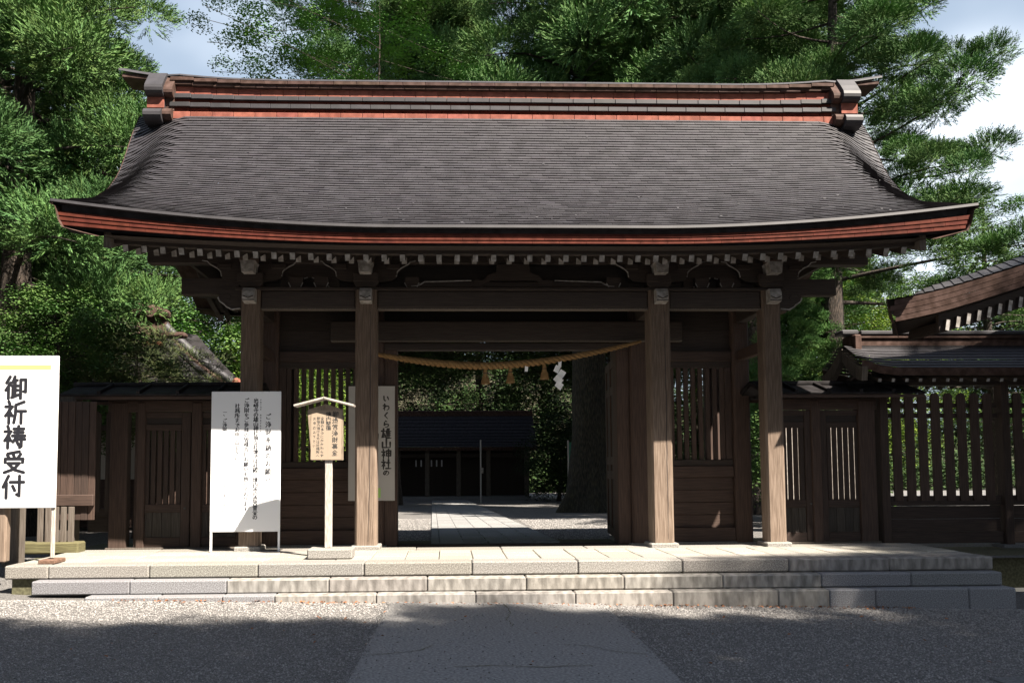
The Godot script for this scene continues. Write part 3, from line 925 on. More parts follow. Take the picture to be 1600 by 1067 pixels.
func build_paths() -> void:
	var b := MB.new()
	var grid := []
	for zz in [30.0, 12.0, 6.0, 4.0, 1.89]:
		var row := []
		for xx in [-1.66, -1.60, 0.0, 0.86, 0.92]:
			row.append(Vector3(xx + (zz - 2.0) * -0.02, ground_y(xx) + (0.022 if absf(xx + 0.37) < 1.26 else -0.02), zz))
		grid.append(row)
	b.sheet(grid, true)
	var o := solo("approach_path", b.done(M["asphalt path"]), "flat dark concrete path leading up to the middle of the steps", "path")
	o.set_meta("kind", "structure")
	for cr in [[[-1.7, 4.6], [-1.45, 4.55], [-1.2, 4.42], [-1.08, 4.2]], [[0.75, 4.5], [0.5, 4.4], [0.3, 4.18], [0.1, 4.15]], [[-0.9, 5.0], [-0.6, 4.93], [-0.2, 4.98], [0.2, 4.9]], [[-0.3, 2.0], [-0.26, 2.5], [-0.34, 2.9], [-0.3, 3.3]]]:
		var cb := MB.new()
		for i in cr.size() - 1:
			for k in 4:
				var p := Vector2(cr[i][0], cr[i][1]).lerp(Vector2(cr[i + 1][0], cr[i + 1][1]), k / 4.0) + Vector2(rf(-0.012, 0.012), rf(-0.012, 0.012))
				var q := Vector2(cr[i][0], cr[i][1]).lerp(Vector2(cr[i + 1][0], cr[i + 1][1]), (k + 1) / 4.0) + Vector2(rf(-0.012, 0.012), rf(-0.012, 0.012))
				var w := (q - p).orthogonal().normalized() * rf(0.003, 0.007)
				var yy := func(v: Vector2) -> Vector3: return Vector3(v.x, ground_y(v.x) + 0.0255, v.y)
				cb.quad(yy.call(p - w), yy.call(q - w), yy.call(q + w), yy.call(p + w))
		part(o, "crack", cb.done(M["joint"]))
	# inner stone path
	var p := Node3D.new()
	p.name = "stone_path"
	add_child(p)
	metas(p, "path of large pale flagstones running back from the gate to the hall", "path", "", "structure")
	var z := -1.62
	for r in 46:
		var len_ := 0.84
		for k in 6:
			var x0: float = -1.22 if k == 0 else -1.07 + (k - 1) * 0.402
			var x1: float = -1.085 if k == 0 else x0 + 0.392
			var zo: float = 0.28 * (k % 3) if k > 0 else 0.0
			var za := z - zo
			var sh: float = 0.018 * (za + 1.4)
			var bb := MB.new()
			bb.col = grey(rf(0.82, 1.12))
			bb.box(Vector3((x0 + x1) / 2 + sh, inner_y(za - len_ / 2) + 0.012, za - len_ / 2), Vector3(x1 - x0, 0.07, len_ - 0.014), 0.008, Basis(Vector3(1, 0, 0), 0.0217 * -1.0))
			part(p, "paving_stone", bb.done(M["path stone"]))
		z -= len_
	# loose gravel
	var gm := MB.new()
	for k in 20:
		var th := TAU * (k % 5) / 5.0
	gm = MB.new()
	var oct := [Vector3(1, 0, 0.1), Vector3(0, 0.62, 0), Vector3(-0.9, 0.05, 0), Vector3(0, -0.6, 0.05), Vector3(0.1, 0, 0.85), Vector3(0, 0.1, -0.9)]
	for f in [[0, 1, 4], [1, 2, 4], [2, 3, 4], [3, 0, 4], [1, 0, 5], [2, 1, 5], [3, 2, 5], [0, 3, 5]]:
		gm.tri(oct[f[0]], oct[f[1]], oct[f[2]])
	scatter("loose_gravel", gm.done(M["gravel stone"]), "loose grey gravel stones over the forecourt", "gravel", 120000, func() -> Variant:
		var zz := 1.9 + 5.6 * pow(rng.randf(), 1.3)
		var x := rf(-7.6, 7.4)
		if x > -1.68 + rf(-0.02, 0.10) and x < 0.86 - rf(-0.02, 0.10) and rng.randf() > 0.035: return null
		var s := rf(0.005, 0.0125)
		return Transform3D(Basis.from_euler(Vector3(rf(-0.4, 0.4), rf(0, TAU), rf(-0.4, 0.4))).scaled(Vector3(s, s, s)), Vector3(x, ground_y(x) + s * 0.35 + (0.022 if x > -1.68 and x < 0.86 else 0.0), zz)), 0.6, 1.3)
	scatter("precinct_gravel", gm.done(M["gravel stone"]), "loose pale gravel stones beside the inner path", "gravel", 22000, func() -> Variant:
		var zz := -1.7 - 11.0 * rng.randf()
		var x := rf(-3.0, 4.0)
		if x > -1.3 and x < 1.0: return null
		var s := rf(0.008, 0.017)
		return Transform3D(Basis.from_euler(Vector3(rf(-0.4, 0.4), rf(0, TAU), rf(-0.4, 0.4))).scaled(Vector3(s, s, s)), Vector3(x, inner_y(zz) + s * 0.35, zz)), 0.6, 1.4)
	var lf := MB.new()
	lf.tri(Vector3(-1, 0, 0), Vector3(0, 0.25, 0.5), Vector3(1, 0.1, 0))
	lf.tri(Vector3(-1, 0, 0), Vector3(1, 0.1, 0), Vector3(0, 0.2, -0.5))
	scatter("fallen_leaves", lf.done(M["dry leaf"]), "brown fallen leaves caught along the foot of the steps", "leaves", 520, func() -> Variant:
		var x := rf(-4.8, 4.6)
		var zz := 1.9 + 0.22 * rng.randf() * rng.randf()
		if rng.randf() < 0.15: zz = rf(1.95, 5.0)
		var s := rf(0.012, 0.028)
		return Transform3D(Basis.from_euler(Vector3(rf(-0.6, 0.6), rf(0, TAU), rf(-0.6, 0.6))).scaled(Vector3(s, s, s)), Vector3(x, ground_y(x) + 0.02, zz)), 0.5, 1.8)
	# low dark drain cover at the lower right
	b = MB.new()
	b.col = grey(0.6)
	b.box(Vector3(3.95, ground_y(3.9) + 0.012, 5.35), Vector3(1.3, 0.03, 0.5), 0.005, Basis(Vector3(0, 1, 0), 0.12))
	solo("paving_slab", b.done(M["asphalt path"]), "dark flat slab set in the gravel at the lower right", "slab").set_meta("kind", "structure")

func scatter(called: String, mesh: Mesh, label: String, category: String, count: int, where: Callable, lo := 0.8, hi := 1.2) -> void:
	var ts: Array[Transform3D] = []
	for i in count:
		var t = where.call()
		if t != null: ts.append(t)
	var mi := multi(mesh, ts, lo, hi)
	mi.name = numbered(called)
	add_child(mi)
	metas(mi, label, category, "", "stuff")

func multi(mesh: Mesh, ts: Array[Transform3D], lo := 0.8, hi := 1.2, warm := 0.0) -> MultiMeshInstance3D:
	var mm := MultiMesh.new()
	mm.transform_format = MultiMesh.TRANSFORM_3D
	mm.use_colors = true
	mm.mesh = mesh
	mm.instance_count = ts.size()
	for i in ts.size():
		mm.set_instance_transform(i, ts[i])
		var k := rf(lo, hi)
		var w := rf(-warm, warm)
		mm.set_instance_color(i, Color(k * (1.0 + w), k, k * (1.0 - w)))
	var mi := MultiMeshInstance3D.new()
	mi.multimesh = mm
	return mi

# ---------------------------------------------------------------- signs
func text_plane(parent: Node3D, called: String, img: Image, w: float, h: float, t: Transform3D, rough := 0.5) -> void:
	var m := StandardMaterial3D.new()
	m.resource_name = called
	m.albedo_texture = ImageTexture.create_from_image(img)
	m.roughness = rough
	m.cull_mode = BaseMaterial3D.CULL_DISABLED
	m.texture_repeat = false
	var b := MB.new()
	b.quad(Vector3(-w / 2, -h / 2, 0), Vector3(w / 2, -h / 2, 0), Vector3(w / 2, h / 2, 0), Vector3(-w / 2, h / 2, 0))
	part(parent, called, b.done(m), t)

func build_signs() -> void:
	# tall reception sign at the far left
	var s := thing("reception_sign", "tall white standing sign with big black vertical characters and a yellow bar", "sign", Vector3(-6.27, 0, 1.3))
	part(s, "sign_panel", boxm(Vector3(1.03, 1.87, 0.02), M["white board"], 0.004), at(0, 1.605, 0))
	var im := Image.create(400, 726, false, Image.FORMAT_RGBA8)
	im.fill(lin(0.80, 0.80, 0.81))
	im.fill_rect(Rect2i(26, 42, 340, 24), lin(0.66, 0.47, 0.16))
	var y := 100.0
	for ch in "御祈祷受付":
		glyph(im, ch, 152, y, 98, 104, 8.1, 0)
		y += 119
	text_plane(s, "printed_sheet", im, 1.02, 1.86, at(0, 1.605, 0.0125))
	for e in [-1.0, 1.0]:
		bpart(s, "leg", e * 0.48 - 0.022, e * 0.48 + 0.022, 0.06, 2.3, -0.045, -0.0105, M["painted wood"], 0.004)
		bpart(s, "foot", e * 0.48 - 0.10, e * 0.48 + 0.10, 0.0, 0.05, -0.17, 0.13, M["rust"], 0.01)
	bpart(s, "support_post", -0.345, -0.095, 0.0, 0.75, -0.16, -0.04, M["post wood"], 0.02, 1.15)
	# donation notice board leaning by the corner post
	s = thing("notice_board", "white notice board with small black vertical writing on two thin legs", "sign", Vector3(-3.735, 0, 0.12))
	part(s, "sign_panel", boxm(Vector3(0.955, 1.93, 0.016), M["white board"], 0.003), at(0, 1.235, 0))
	im = Image.create(520, 1050, false, Image.FORMAT_RGBA8)
	im.fill(lin(0.74, 0.74, 0.76))
	column(im, "ご浄財奉納のお願い", 408, 168, 40, 44, 59.0, 2.7, 1)
	column(im, "岩峅寺の雄山神社前立社壇では社殿・境内等の造営資金の", 316, 52, 36, 35, 35.0, 2.6, 1)
	column(im, "いわくらじ", 364, 56, 12, 13, 18.0, 0.9, 1)
	column(im, "おやまじんじゃ", 364, 172, 12, 13, 20.0, 0.9, 1)
	column(im, "ご浄財をご参拝の皆様方にお願いを致しております", 246, 50, 36, 34, 37.0, 2.5, 1)
	column(im, "社務所までお申し出下さい", 176, 92, 36, 33, 36.0, 2.5, 1)
	column(im, "一、ご浄財", 86, 140, 30, 30, 32.0, 2.1, 1)
	column(im, "一口", 86, 398, 30, 28, 34.0, 1.6, 1)
	column(im, "円以上何口でも可", 84, 655, 28, 26, 38.0, 1.4, 1)
	text_plane(s, "printed_sheet", im, 0.95, 1.925, at(0, 1.235, 0.0105))
	for e in [-1.0, 1.0]:
		bpart(s, "leg", e * 0.462 - 0.014, e * 0.462 + 0.014, 0.0, 0.27, -0.012, 0.008, M["white board"], 0.003)
	# little roofed wooden signboard on a post, on its stone block
	solo("stone_block", boxm(Vector3(0.56, 0.125, 0.34), M["granite"], 0.015), "low stone block under the roofed wooden signboard", "stone", Vector3(-2.43, 0.0625, 1.0))
	s = thing("roofed_signboard", "small gabled wooden signboard with brush writing on a thin post", "sign", Vector3(-2.47, 0.125, 1.0))
	bpart(s, "post", -0.048, 0.044, 0.0, 1.80, -0.05, 0.0, M["painted wood"], 0.006)
	var pb := MB.new()
	var shape := PackedVector2Array([Vector2(-0.215, 1.115), Vector2(0.19, 1.112), Vector2(0.185, 1.76), Vector2(-0.04, 1.83), Vector2(-0.27, 1.755)])
	pb.prism(shape, Transform3D(), 0.022)
	part(s, "board", pb.done(M["new wood"]), at(0, 0, 0.014))
	im = Image.create(300, 480, false, Image.FORMAT_RGBA8)
	im.fill(lin(0.31, 0.24, 0.175))
	for i in 46:   # faint grain of the board
		var gx := rng.randi_range(0, 298)
		var gk := rf(0.93, 1.0)
		im.fill_rect(Rect2i(gx, 0, 2, 480), lin(0.31 * gk, 0.24 * gk, 0.175 * gk))
	column(im, "御造営浄財募金", 210, 14, 56, 52, 63.0, 4.0, 2)
	column(im, "境内整備", 146, 18, 50, 42, 46.0, 3.3, 2)
	column(im, "金額の多少にかかわらず", 94, 68, 32, 30, 36.0, 2.2, 2)
	column(im, "御協力頂ける方は社務所へ", 54, 66, 32, 29, 33.0, 2.2, 2)
	column(im, "お申込み下さい", 18, 70, 28, 30, 44.0, 2.0, 2)
	text_plane(s, "brushed_writing", im, 0.385, 0.63, Transform3D(Basis(Vector3(1, 0, 0), Vector3(0.012, 1, 0), Vector3(0, 0, 1)), Vector3(-0.03, 1.435, 0.0265)), 0.8)
	for e in [-1.0, 1.0]:
		var rb := MB.new()
		rb.box(Vector3(e * 0.185, 1.853, 0.02), Vector3(0.40, 0.026, 0.22), 0.004, Basis(Vector3(0, 0, 1), -e * 0.255))
		part(s, "roof_board", rb.done(M["painted wood"]), at(-0.05, 0, 0))
	# cloth banner on the left main post
	s = thing("cloth_banner", "long off-white cloth banner with black brush characters hung behind the post", "banner", Vector3(-2.12, 0.63, -1.19))
	im = Image.create(300, 736, false, Image.FORMAT_RGBA8)
	im.fill(lin(0.40, 0.375, 0.345))
	im.fill_rect(Rect2i(0, 268, 300, 2), lin(0.31, 0.29, 0.265))
	im.fill_rect(Rect2i(186, 655, 22, 62), lin(0.32, 0.55, 0.14))
	var yy := 62.0
	for ch in "いわくら":
		glyph(im, ch, 222, yy, 44, 44, 4.2, 2)
		yy += 54
	for ch in "雄山神社":
		glyph(im, ch, 214, yy, 62, 60, 5.2, 2)
		yy += 66
	glyph(im, "の", 224, yy, 42, 34, 4.0, 2)
	column(im, "大祭御案内", 126, 110, 66, 62, 96.0, 5.0, 2)
	var m := StandardMaterial3D.new()
	m.resource_name = "banner cloth"
	m.albedo_texture = ImageTexture.create_from_image(im)
	m.roughness = 0.95
	m.cull_mode = BaseMaterial3D.CULL_DISABLED
	m.texture_repeat = false
	var grid := []
	for j in 13:
		var row := []
		for i in 9:
			var fx := i / 8.0
			var fy := j / 12.0
			row.append(Vector3(-0.357 + 0.714 * fx, 1.77 * (1.0 - fy), 0.035 + 0.012 * sin(fx * 7.0 + fy * 2.0) * fy + 0.01 * sin(fy * 19.0) * fy))
		grid.append(row)
	var cb := MB.new()
	cb.sheet(grid, true)
	part(s, "printed_cloth", cb.done(m))
	var rodm := MB.new()
	rodm.tube(PackedVector3Array([Vector3(-0.37, 1.775, 0.03), Vector3(0.37, 1.775, 0.03)]), PackedFloat32Array([0.012, 0.012]), 8)
	part(s, "hanging_rod", rodm.done(M["dark wood"]))

func column(im: Image, text: String, x: float, y: float, w: float, h: float, step: float, r: float, style: int) -> void:
	for ch in text:
		glyph(im, ch, x, y, w, h, r, style)
		y += step

# ---------------------------------------------------------------- straw rope across the doorway
func rope_pt(t: float) -> Vector3:
	var x := lerpf(-2.03, 2.08, t)
	var k := (x + 0.32) / 2.35
	return Vector3(x, 2.685 + 0.345 * pow(absf(k), 1.75) + (0.04 * t), -1.10)

func build_rope() -> void:
	var r := thing("straw_rope", "twisted brown straw rope sagging across the gate doorway", "rope")
	for st in 3:
		var pts := PackedVector3Array()
		var rad := PackedFloat32Array()
		var n := 150
		for i in n + 1:
			var t := float(i) / n
			var fat := lerpf(0.45, 1.0, pow(sin(PI * clampf(t * 1.02, 0.0, 1.0)), 0.6)) * lerpf(1.05, 0.8, t)
			var th := t * 105.0 + st * TAU / 3.0
			pts.append(rope_pt(t) + Vector3(0.024 * sin(th), 0.032 * cos(th), 0.032 * sin(th)) * fat)
			rad.append(0.037 * fat * (1.0 + 0.06 * sin(i * 2.7 + st)))
		var b := MB.new()
		b.col = grey(1.0 + 0.08 * (st - 1))
		b.tube(pts, rad, 7)
		part(r, "rope_strand", b.done(M["straw"]))
	var fz := MB.new()
	for i in 420:
		var t := rng.randf()
		var p := rope_pt(t)
		var d := rdir()
		var e := p + d * 0.035
		var f := e + (d + Vector3(0, -0.5, 0)) * rf(0.015, 0.05)
		var w := Vector3(0.0025, 0.0015, 0)
		fz.tri(e - w, e + w, f)
	part(r, "loose_straw", fz.done(M["straw"]), Transform3D(), "stuff")
	var k := 0
	for px in [[-0.36, "straw tassel nearest the left post under the rope"], [0.03, "straw tassel at the middle under the rope"], [0.56, "straw tassel beside the white paper streamer"]]:
		var t: float = (px[0] + 2.03) / 4.11
		var p := rope_pt(t)
		var b := MB.new()
		b.tube(PackedVector3Array([Vector3(0, -0.02, 0), Vector3(0, -0.06, 0), Vector3(0, -0.10, 0), Vector3(0.003, -0.20, 0), Vector3(0.005, -0.255, 0)]), PackedFloat32Array([0.022, 0.03, 0.034, 0.058, 0.066]), 12)
		for i in 60:
			var th := rf(0, TAU)
			var a := Vector3(0.05 * cos(th), -0.16, 0.05 * sin(th))
			var c := Vector3(0.072 * cos(th), -0.262 + rf(-0.02, 0.01), 0.072 * sin(th))
			b.tri(a, a + Vector3(0.008, 0, 0.004), c)
		var o := thing("straw_tassel", px[1], "tassel", p + Vector3(0, -0.025, 0), "straw tassels hanging from the rope")
		part(o, "straw_bundle", b.done(M["straw"]))
		var tie := MB.new()
		tie.tube(PackedVector3Array([Vector3(0, -0.085, 0), Vector3(0, -0.10, 0)]), PackedFloat32Array([0.038, 0.038]), 10)
		part(o, "binding", tie.done(M["brown wood"]))
		k += 1
	# zigzag paper streamers
	for q in [[0.80, 1.0, "white zigzag paper streamer hanging from the rope"], [0.28, 0.25, "small scrap of white paper under the rope"]]:
		var p := rope_pt((q[0] + 2.03) / 4.11)
		var o := thing("paper_streamer", q[2], "paper streamer", p + Vector3(0, -0.03, 0.02), "")
		var folds := [[0.0, 0.0, 0.05, 0.10, 0.12], [-0.045, -0.075, 0.085, 0.11, 0.25], [0.02, -0.15, 0.10, 0.12, -0.2], [-0.03, -0.25, 0.14, 0.10, -0.5], [-0.02, -0.33, 0.125, 0.11, 0.45]]
		var last: int = folds.size() if q[1] > 0.5 else 1
		for i in last:
			var f: Array = folds[i]
			var b := MB.new()
			var w: float = f[2] * 0.5
			var h: float = f[3]
			b.box(Vector3(0, -h / 2, 0), Vector3(w * 2.0, h, 0.003), 0.0, Basis(Vector3(0, 1, 0), f[4]) * Basis(Vector3(0, 0, 1), [-0.1, -0.45, -0.6, -0.75, -0.6][i]))
			part(o, "paper_fold", b.done(M["paper"]), at(f[0], f[1] - 0.0, 0.012 * i))

# ---------------------------------------------------------------- side wings, fences
func slatted_door(o: Node3D, x0: float, x1: float, z: float, dark: float) -> void:
	var d := Node3D.new()
	d.name = "door"
	o.add_child(d, true)
	for sx in [[x0, x0 + 0.13], [x1 - 0.13, x1]]:
		bpart(d, "door_stile", sx[0], sx[1], -0.02, 1.98, z - 0.035, z + 0.035, M["brown wood upright"], 0.006, dark)
	for ry in [[-0.02, 0.12], [0.49, 0.61], [1.71, 1.80], [1.90, 1.98]]:
		bpart(d, "door_rail", x0 + 0.131, x1 - 0.131, ry[0], ry[1], z - 0.03, z + 0.03, M["brown wood"], 0.006, dark * 1.05)
	bpart(d, "door_board", x0 + 0.131, x1 - 0.131, 1.80, 1.90, z - 0.012, z + 0.012, M["dark wood"], 0.0, 0.7)
	var n := 4
	for i in n:
		var w := (x1 - x0 - 0.262) / n
		bpart(d, "door_board", x0 + 0.131 + i * w, x0 + 0.131 + (i + 1) * w - 0.005, 0.12, 0.49, z - 0.012, z + 0.012 + 0.003 * (i % 2), M["grey wood"], 0.003, dark * rf(0.5, 0.75))
	var bars := int(round((x1 - x0 - 0.262) / 0.088))
	for i in bars:
		var bx := x0 + 0.131 + (x1 - x0 - 0.262) * (i + 0.5) / bars
		bpart(d, "door_bar", bx - 0.034, bx + 0.034, 0.61, 1.71, z - 0.02, z + 0.02, M["brown wood upright"], 0.004, dark * rf(0.8, 1.1))
	part(d, "metal_stud", boxm(Vector3(0.035, 0.035, 0.02), M["steel"], 0.008, 0.3), at(x1 - 0.065, 0.55, z + 0.045))

func wing(e: float, label: String) -> void:
	var o := thing("side_gate", label, "side gate", Vector3.ZERO, "low side gates beside the main gate")
	var z := -0.9
	var end := 6.02 if e < 0 else 5.66
	for p in [[3.98, 0.12], [end - 0.17, 0.26], [end - 0.5, 0.12], [4.70, 0.15]]:
		if e > 0 and p[0] < end - 0.3 and p[0] > 5.0: continue
		bpart(o, "post", p[0] * e - p[1] / 2, p[0] * e + p[1] / 2, -0.08, 2.13, z - 0.1, z + 0.07, M["brown wood upright"], 0.012, rf(0.75, 1.0))
	bpart(o, "head_beam", minf(3.87 * e, end * e), maxf(3.87 * e, end * e), 1.99, 2.16, z - 0.09, z + 0.055, M["brown wood"], 0.01, 0.8)
	if e > 0:
		slatted_door(o, 3.95, 4.66, z, 0.62)
		slatted_door(o, 4.74, 5.53, z, 0.62)
	else:
		slatted_door(o, -5.62, -4.80, z, 0.7)
		slatted_door(o, -4.78, -3.98, z, 0.7)
	bpart(o, "sill", minf(3.9 * e, end * e), maxf(3.9 * e, end * e), -0.14, -0.025, z - 0.12, z + 0.08, M["grey wood"], 0.01, 0.7)
	# thin board roof with battens
	for s in [1.0, -1.0]:
		var n := 5
		for i in n:
			var xa := 3.72 + (end + 0.5 - 3.72) * i / n
			var xb := 3.72 + (end + 0.5 - 3.72) * (i + 1) / n - 0.006
			var b := MB.new()
			b.col = grey(rf(0.8, 1.15))
			b.box(Vector3((xa + xb) / 2 * e, 2.285, z + s * 0.27), Vector3(xb - xa, 0.03, 0.58), 0.004, Basis(Vector3(1, 0, 0), s * 0.30))
			part(o, "roof_board", b.done(M["roof copper dark"]))
			var bt := MB.new()
			bt.box(Vector3(xa * e, 2.322, z + s * 0.27), Vector3(0.05, 0.05, 0.59), 0.008, Basis(Vector3(1, 0, 0), s * 0.30))
			part(o, "roof_batten", bt.done(M["roof copper dark"]))
		bpart(o, "eave_board", minf(3.72 * e, (end + 0.5) * e), maxf(3.72 * e, (end + 0.5) * e), 2.135, 2.185, z + s * 0.5 - 0.012, z + s * 0.5 + 0.012, M["brown wood"], 0.004, 0.9)
	bpart(o, "ridge_board", minf(3.72 * e, (end + 0.52) * e), maxf(3.72 * e, (end + 0.52) * e), 2.37, 2.43, z - 0.07, z + 0.07, M["roof copper dark"], 0.012)

func picket_mesh(h: float, w: float, m: Material) -> ArrayMesh:
	var b := MB.new()
	b.prism(PackedVector2Array([Vector2(-w / 2, 0), Vector2(w / 2, 0), Vector2(w / 2, h - 0.05), Vector2(w / 2 - 0.035, h), Vector2(-w / 2 + 0.035, h), Vector2(-w / 2, h - 0.05)]), Transform3D(), 0.035)
	return b.done(m)

func build_fences() -> void:
	wing(-1.0, "low roofed side gate with barred doors to the left of the main gate")
	wing(1.0, "low roofed side gate with barred doors to the right of the main gate")
	var z := -0.95
	# right: roofed picket fence
	var o := thing("picket_fence", "dark picket fence under its own copper roof at the right edge", "fence")
	for px in [5.78, 7.70, 9.62]:
		bpart(o, "post", px - 0.065, px + 0.065, -0.10, 2.42, z - 0.09, z + 0.09, M["brown wood upright"], 0.012, 0.7)
		bpart(o, "post_stone", px - 0.16, px + 0.16, -0.2, -0.09, z - 0.15, z + 0.15, M["grey granite"], 0.01, 0.7)
	for seg in [[5.865, 7.615], [7.785, 9.535]]:
		for ry in [[0.505, 0.655, 0.045], [1.86, 1.93, 0.03], [2.02, 2.09, 0.03], [-0.07, 0.10, 0.06]]:
			bpart(o, "rail", seg[0], seg[1], ry[0], ry[1], z - ry[2] - 0.02, z + ry[2] - 0.02, M["brown wood"], 0.006, 0.6)
		for k in 2:
			bpart(o, "base_plank", seg[0], seg[1], 0.102 + k * 0.2, 0.298 + k * 0.2, z - 0.03, z - 0.012 + 0.006 * k, M["brown wood"], 0.003, rf(0.5, 0.8))
		var pm := picket_mesh(1.66, 0.132, M["brown wood upright"])
		for i in 8:
			var x: float = seg[0] + 0.13 + i * 0.2065
			part(o, "picket", pm, at(x, 0.58, z + 0.035))
	bpart(o, "base_stone", 5.6, 9.9, -0.62, -0.2, z - 0.2, z + 0.22, M["grey granite"], 0.015, 0.6)
	bpart(o, "eave_beam", 5.4, 9.9, 2.36, 2.46, z - 0.06, z + 0.08, M["dark wood"], 0.008)
	# curved copper roof over the fence
	for s in [1.0, -1.0]:
		for r in 8:
			var b := MB.new()
			var grid := []
			for k in 2:
				var t := (r + k * 1.06) / 8.0
				var row := []
				for i in 19:
					var x := 5.18 + 4.8 * i / 18.0
					var lift := 0.14 * pow(clampf((5.75 - x) / 0.6, 0.0, 1.0), 2.0)
					row.append(Vector3(x, 2.56 + 0.36 * t + 0.05 * t * t + lift * (1.0 - t) + (0.012 if k == 0 else 0.0), z + s * (0.66 - 0.56 * t)))
				grid.append(row)
			b.col = grey(rf(0.85, 1.15))
			b.sheet(grid, s > 0)
			part(o, "roof_course", b.done(M["roof copper"]))
		var fb := MB.new()
		for i in 18:
			var xa := 5.18 + 4.8 * i / 18.0
			var xb := 5.18 + 4.8 * (i + 1) / 18.0
			var la := 0.14 * pow(clampf((5.75 - xa) / 0.6, 0.0, 1.0), 2.0)
			var lb := 0.14 * pow(clampf((5.75 - xb) / 0.6, 0.0, 1.0), 2.0)
			var zz: float = z + s * 0.655
			var q := [Vector3(xa, 2.455 + la, zz - s * 0.03), Vector3(xb, 2.455 + lb, zz - s * 0.03), Vector3(xb, 2.565 + lb, zz), Vector3(xa, 2.565 + la, zz)]
			if s > 0: fb.quad(q[0], q[1], q[2], q[3])
			else: fb.quad(q[1], q[0], q[3], q[2])
		part(o, "eave_edge", fb.done(M["brown copper"]))
		for i in 22:
			var x := 5.45 + i * 0.205
			var rf_ := part(o, "rafter", boxm(Vector3(0.05, 0.05, 0.6), M["dark wood"], 0.004), Transform3D(Basis(Vector3(1, 0, 0), s * 0.3), Vector3(x, 2.475, z + s * 0.33)))
			part(rf_, "rafter_end", boxm(Vector3(0.048, 0.048, 0.003), M["chalked wood"], 0.0), at(0, 0, s * 0.302))
	for bd in [[2.90, 2.965, 0.15, "roof copper dark"], [2.965, 3.08, 0.12, "brown copper"], [3.08, 3.14, 0.15, "brown copper"], [3.14, 3.20, 0.17, "roof copper"]]:
		bpart(o, "ridge_band", 5.42, 9.9, bd[0], bd[1] + 0.002, z - bd[2], z + bd[2], M[bd[3]], 0.012)
	bpart(o, "ridge_tail", 5.14, 5.419, 3.14, 3.22, z - 0.13, z + 0.13, M["roof copper"], 0.02)
	bpart(o, "ridge_end_plate", 5.30, 5.42, 2.86, 3.139, z - 0.2, z + 0.2, M["brown copper"], 0.02)
	# curved gable brackets at the fence roof's end
	for s in [1.0, -1.0]:
		var hb := MB.new()
		var poly := PackedVector2Array()
		for k in 9:
			var t := k / 8.0
			poly.append(Vector2(0.66 - 0.62 * t, 2.52 + 0.34 * pow(t, 1.7) + 0.05))
		for k in range(8, -1, -1):
			var t := k / 8.0
			poly.append(Vector2(0.62 - 0.58 * t, 2.36 + 0.36 * pow(t, 1.6)))
		for k in poly.size(): poly[k].x *= s
		hb.prism(poly, Transform3D(Basis(Vector3(0, 0, 1), Vector3(0, 1, 0), Vector3(-1, 0, 0)), Vector3(5.22, 0.02, z)), 0.09)
		part(o, "bargeboard", hb.done(M["grey wood"]))
	# left: fence that comes forward past the reception sign
	o = thing("board_fence", "weathered board fence running past the back of the reception sign", "fence")
	for q in [[-6.46, -0.5, 0.34, 0.9], [-6.75, 0.32, 0.2, 1.2]]:
		bpart(o, "post", q[0] - q[2] / 2, q[0] + q[2] / 2, -0.2, 2.2 if q[3] < 1.0 else 1.35, q[1] - 0.12, q[1] + 0.12, M["grey wood"], 0.02, q[3] * 0.8)
	for k in 7:
		bpart(o, "board", -6.64 + k * 0.098, -6.64 + k * 0.098 + 0.092, 0.42, 2.1, -0.32, -0.295 + 0.006 * (k % 2), M["brown wood upright"], 0.004, rf(0.6, 0.95))
	bpart(o, "rail", -6.9, -5.95, 0.62, 0.78, -0.292, -0.22, M["brown wood"], 0.01, 0.8)
	bpart(o, "ground_beam", -7.4, -6.02, -0.02, 0.14, -0.2, 0.05, M["green wood"], 0.02)
	for k in 5:
		bpart(o, "short_slat", -6.62 + k * 0.105, -6.62 + k * 0.105 + 0.075, 0.13, 0.62, -0.06, -0.03, M["grey wood"], 0.004, rf(1.0, 1.4))
	# left: short picket fence glimpsed between the board fence and the side gate
	o = thing("picket_fence", "short stretch of dark pickets between the board fence and the left side gate", "fence")
	bpart(o, "rail", -6.5, -5.98, 0.42, 0.56, -1.0, -0.93, M["dark wood"], 0.008)
	bpart(o, "rail", -6.5, -5.98, 1.72, 1.80, -1.0, -0.95, M["dark wood"], 0.008)
	bpart(o, "base_plank", -6.33, -5.98, 0.20, 0.42, -0.99, -0.96, M["dark wood"], 0.004)
	for k in 3: part(o, "picket", picket_mesh(1.5, 0.13, M["dark wood upright"]), at(-6.42 + k * 0.21, 0.5, -0.92))

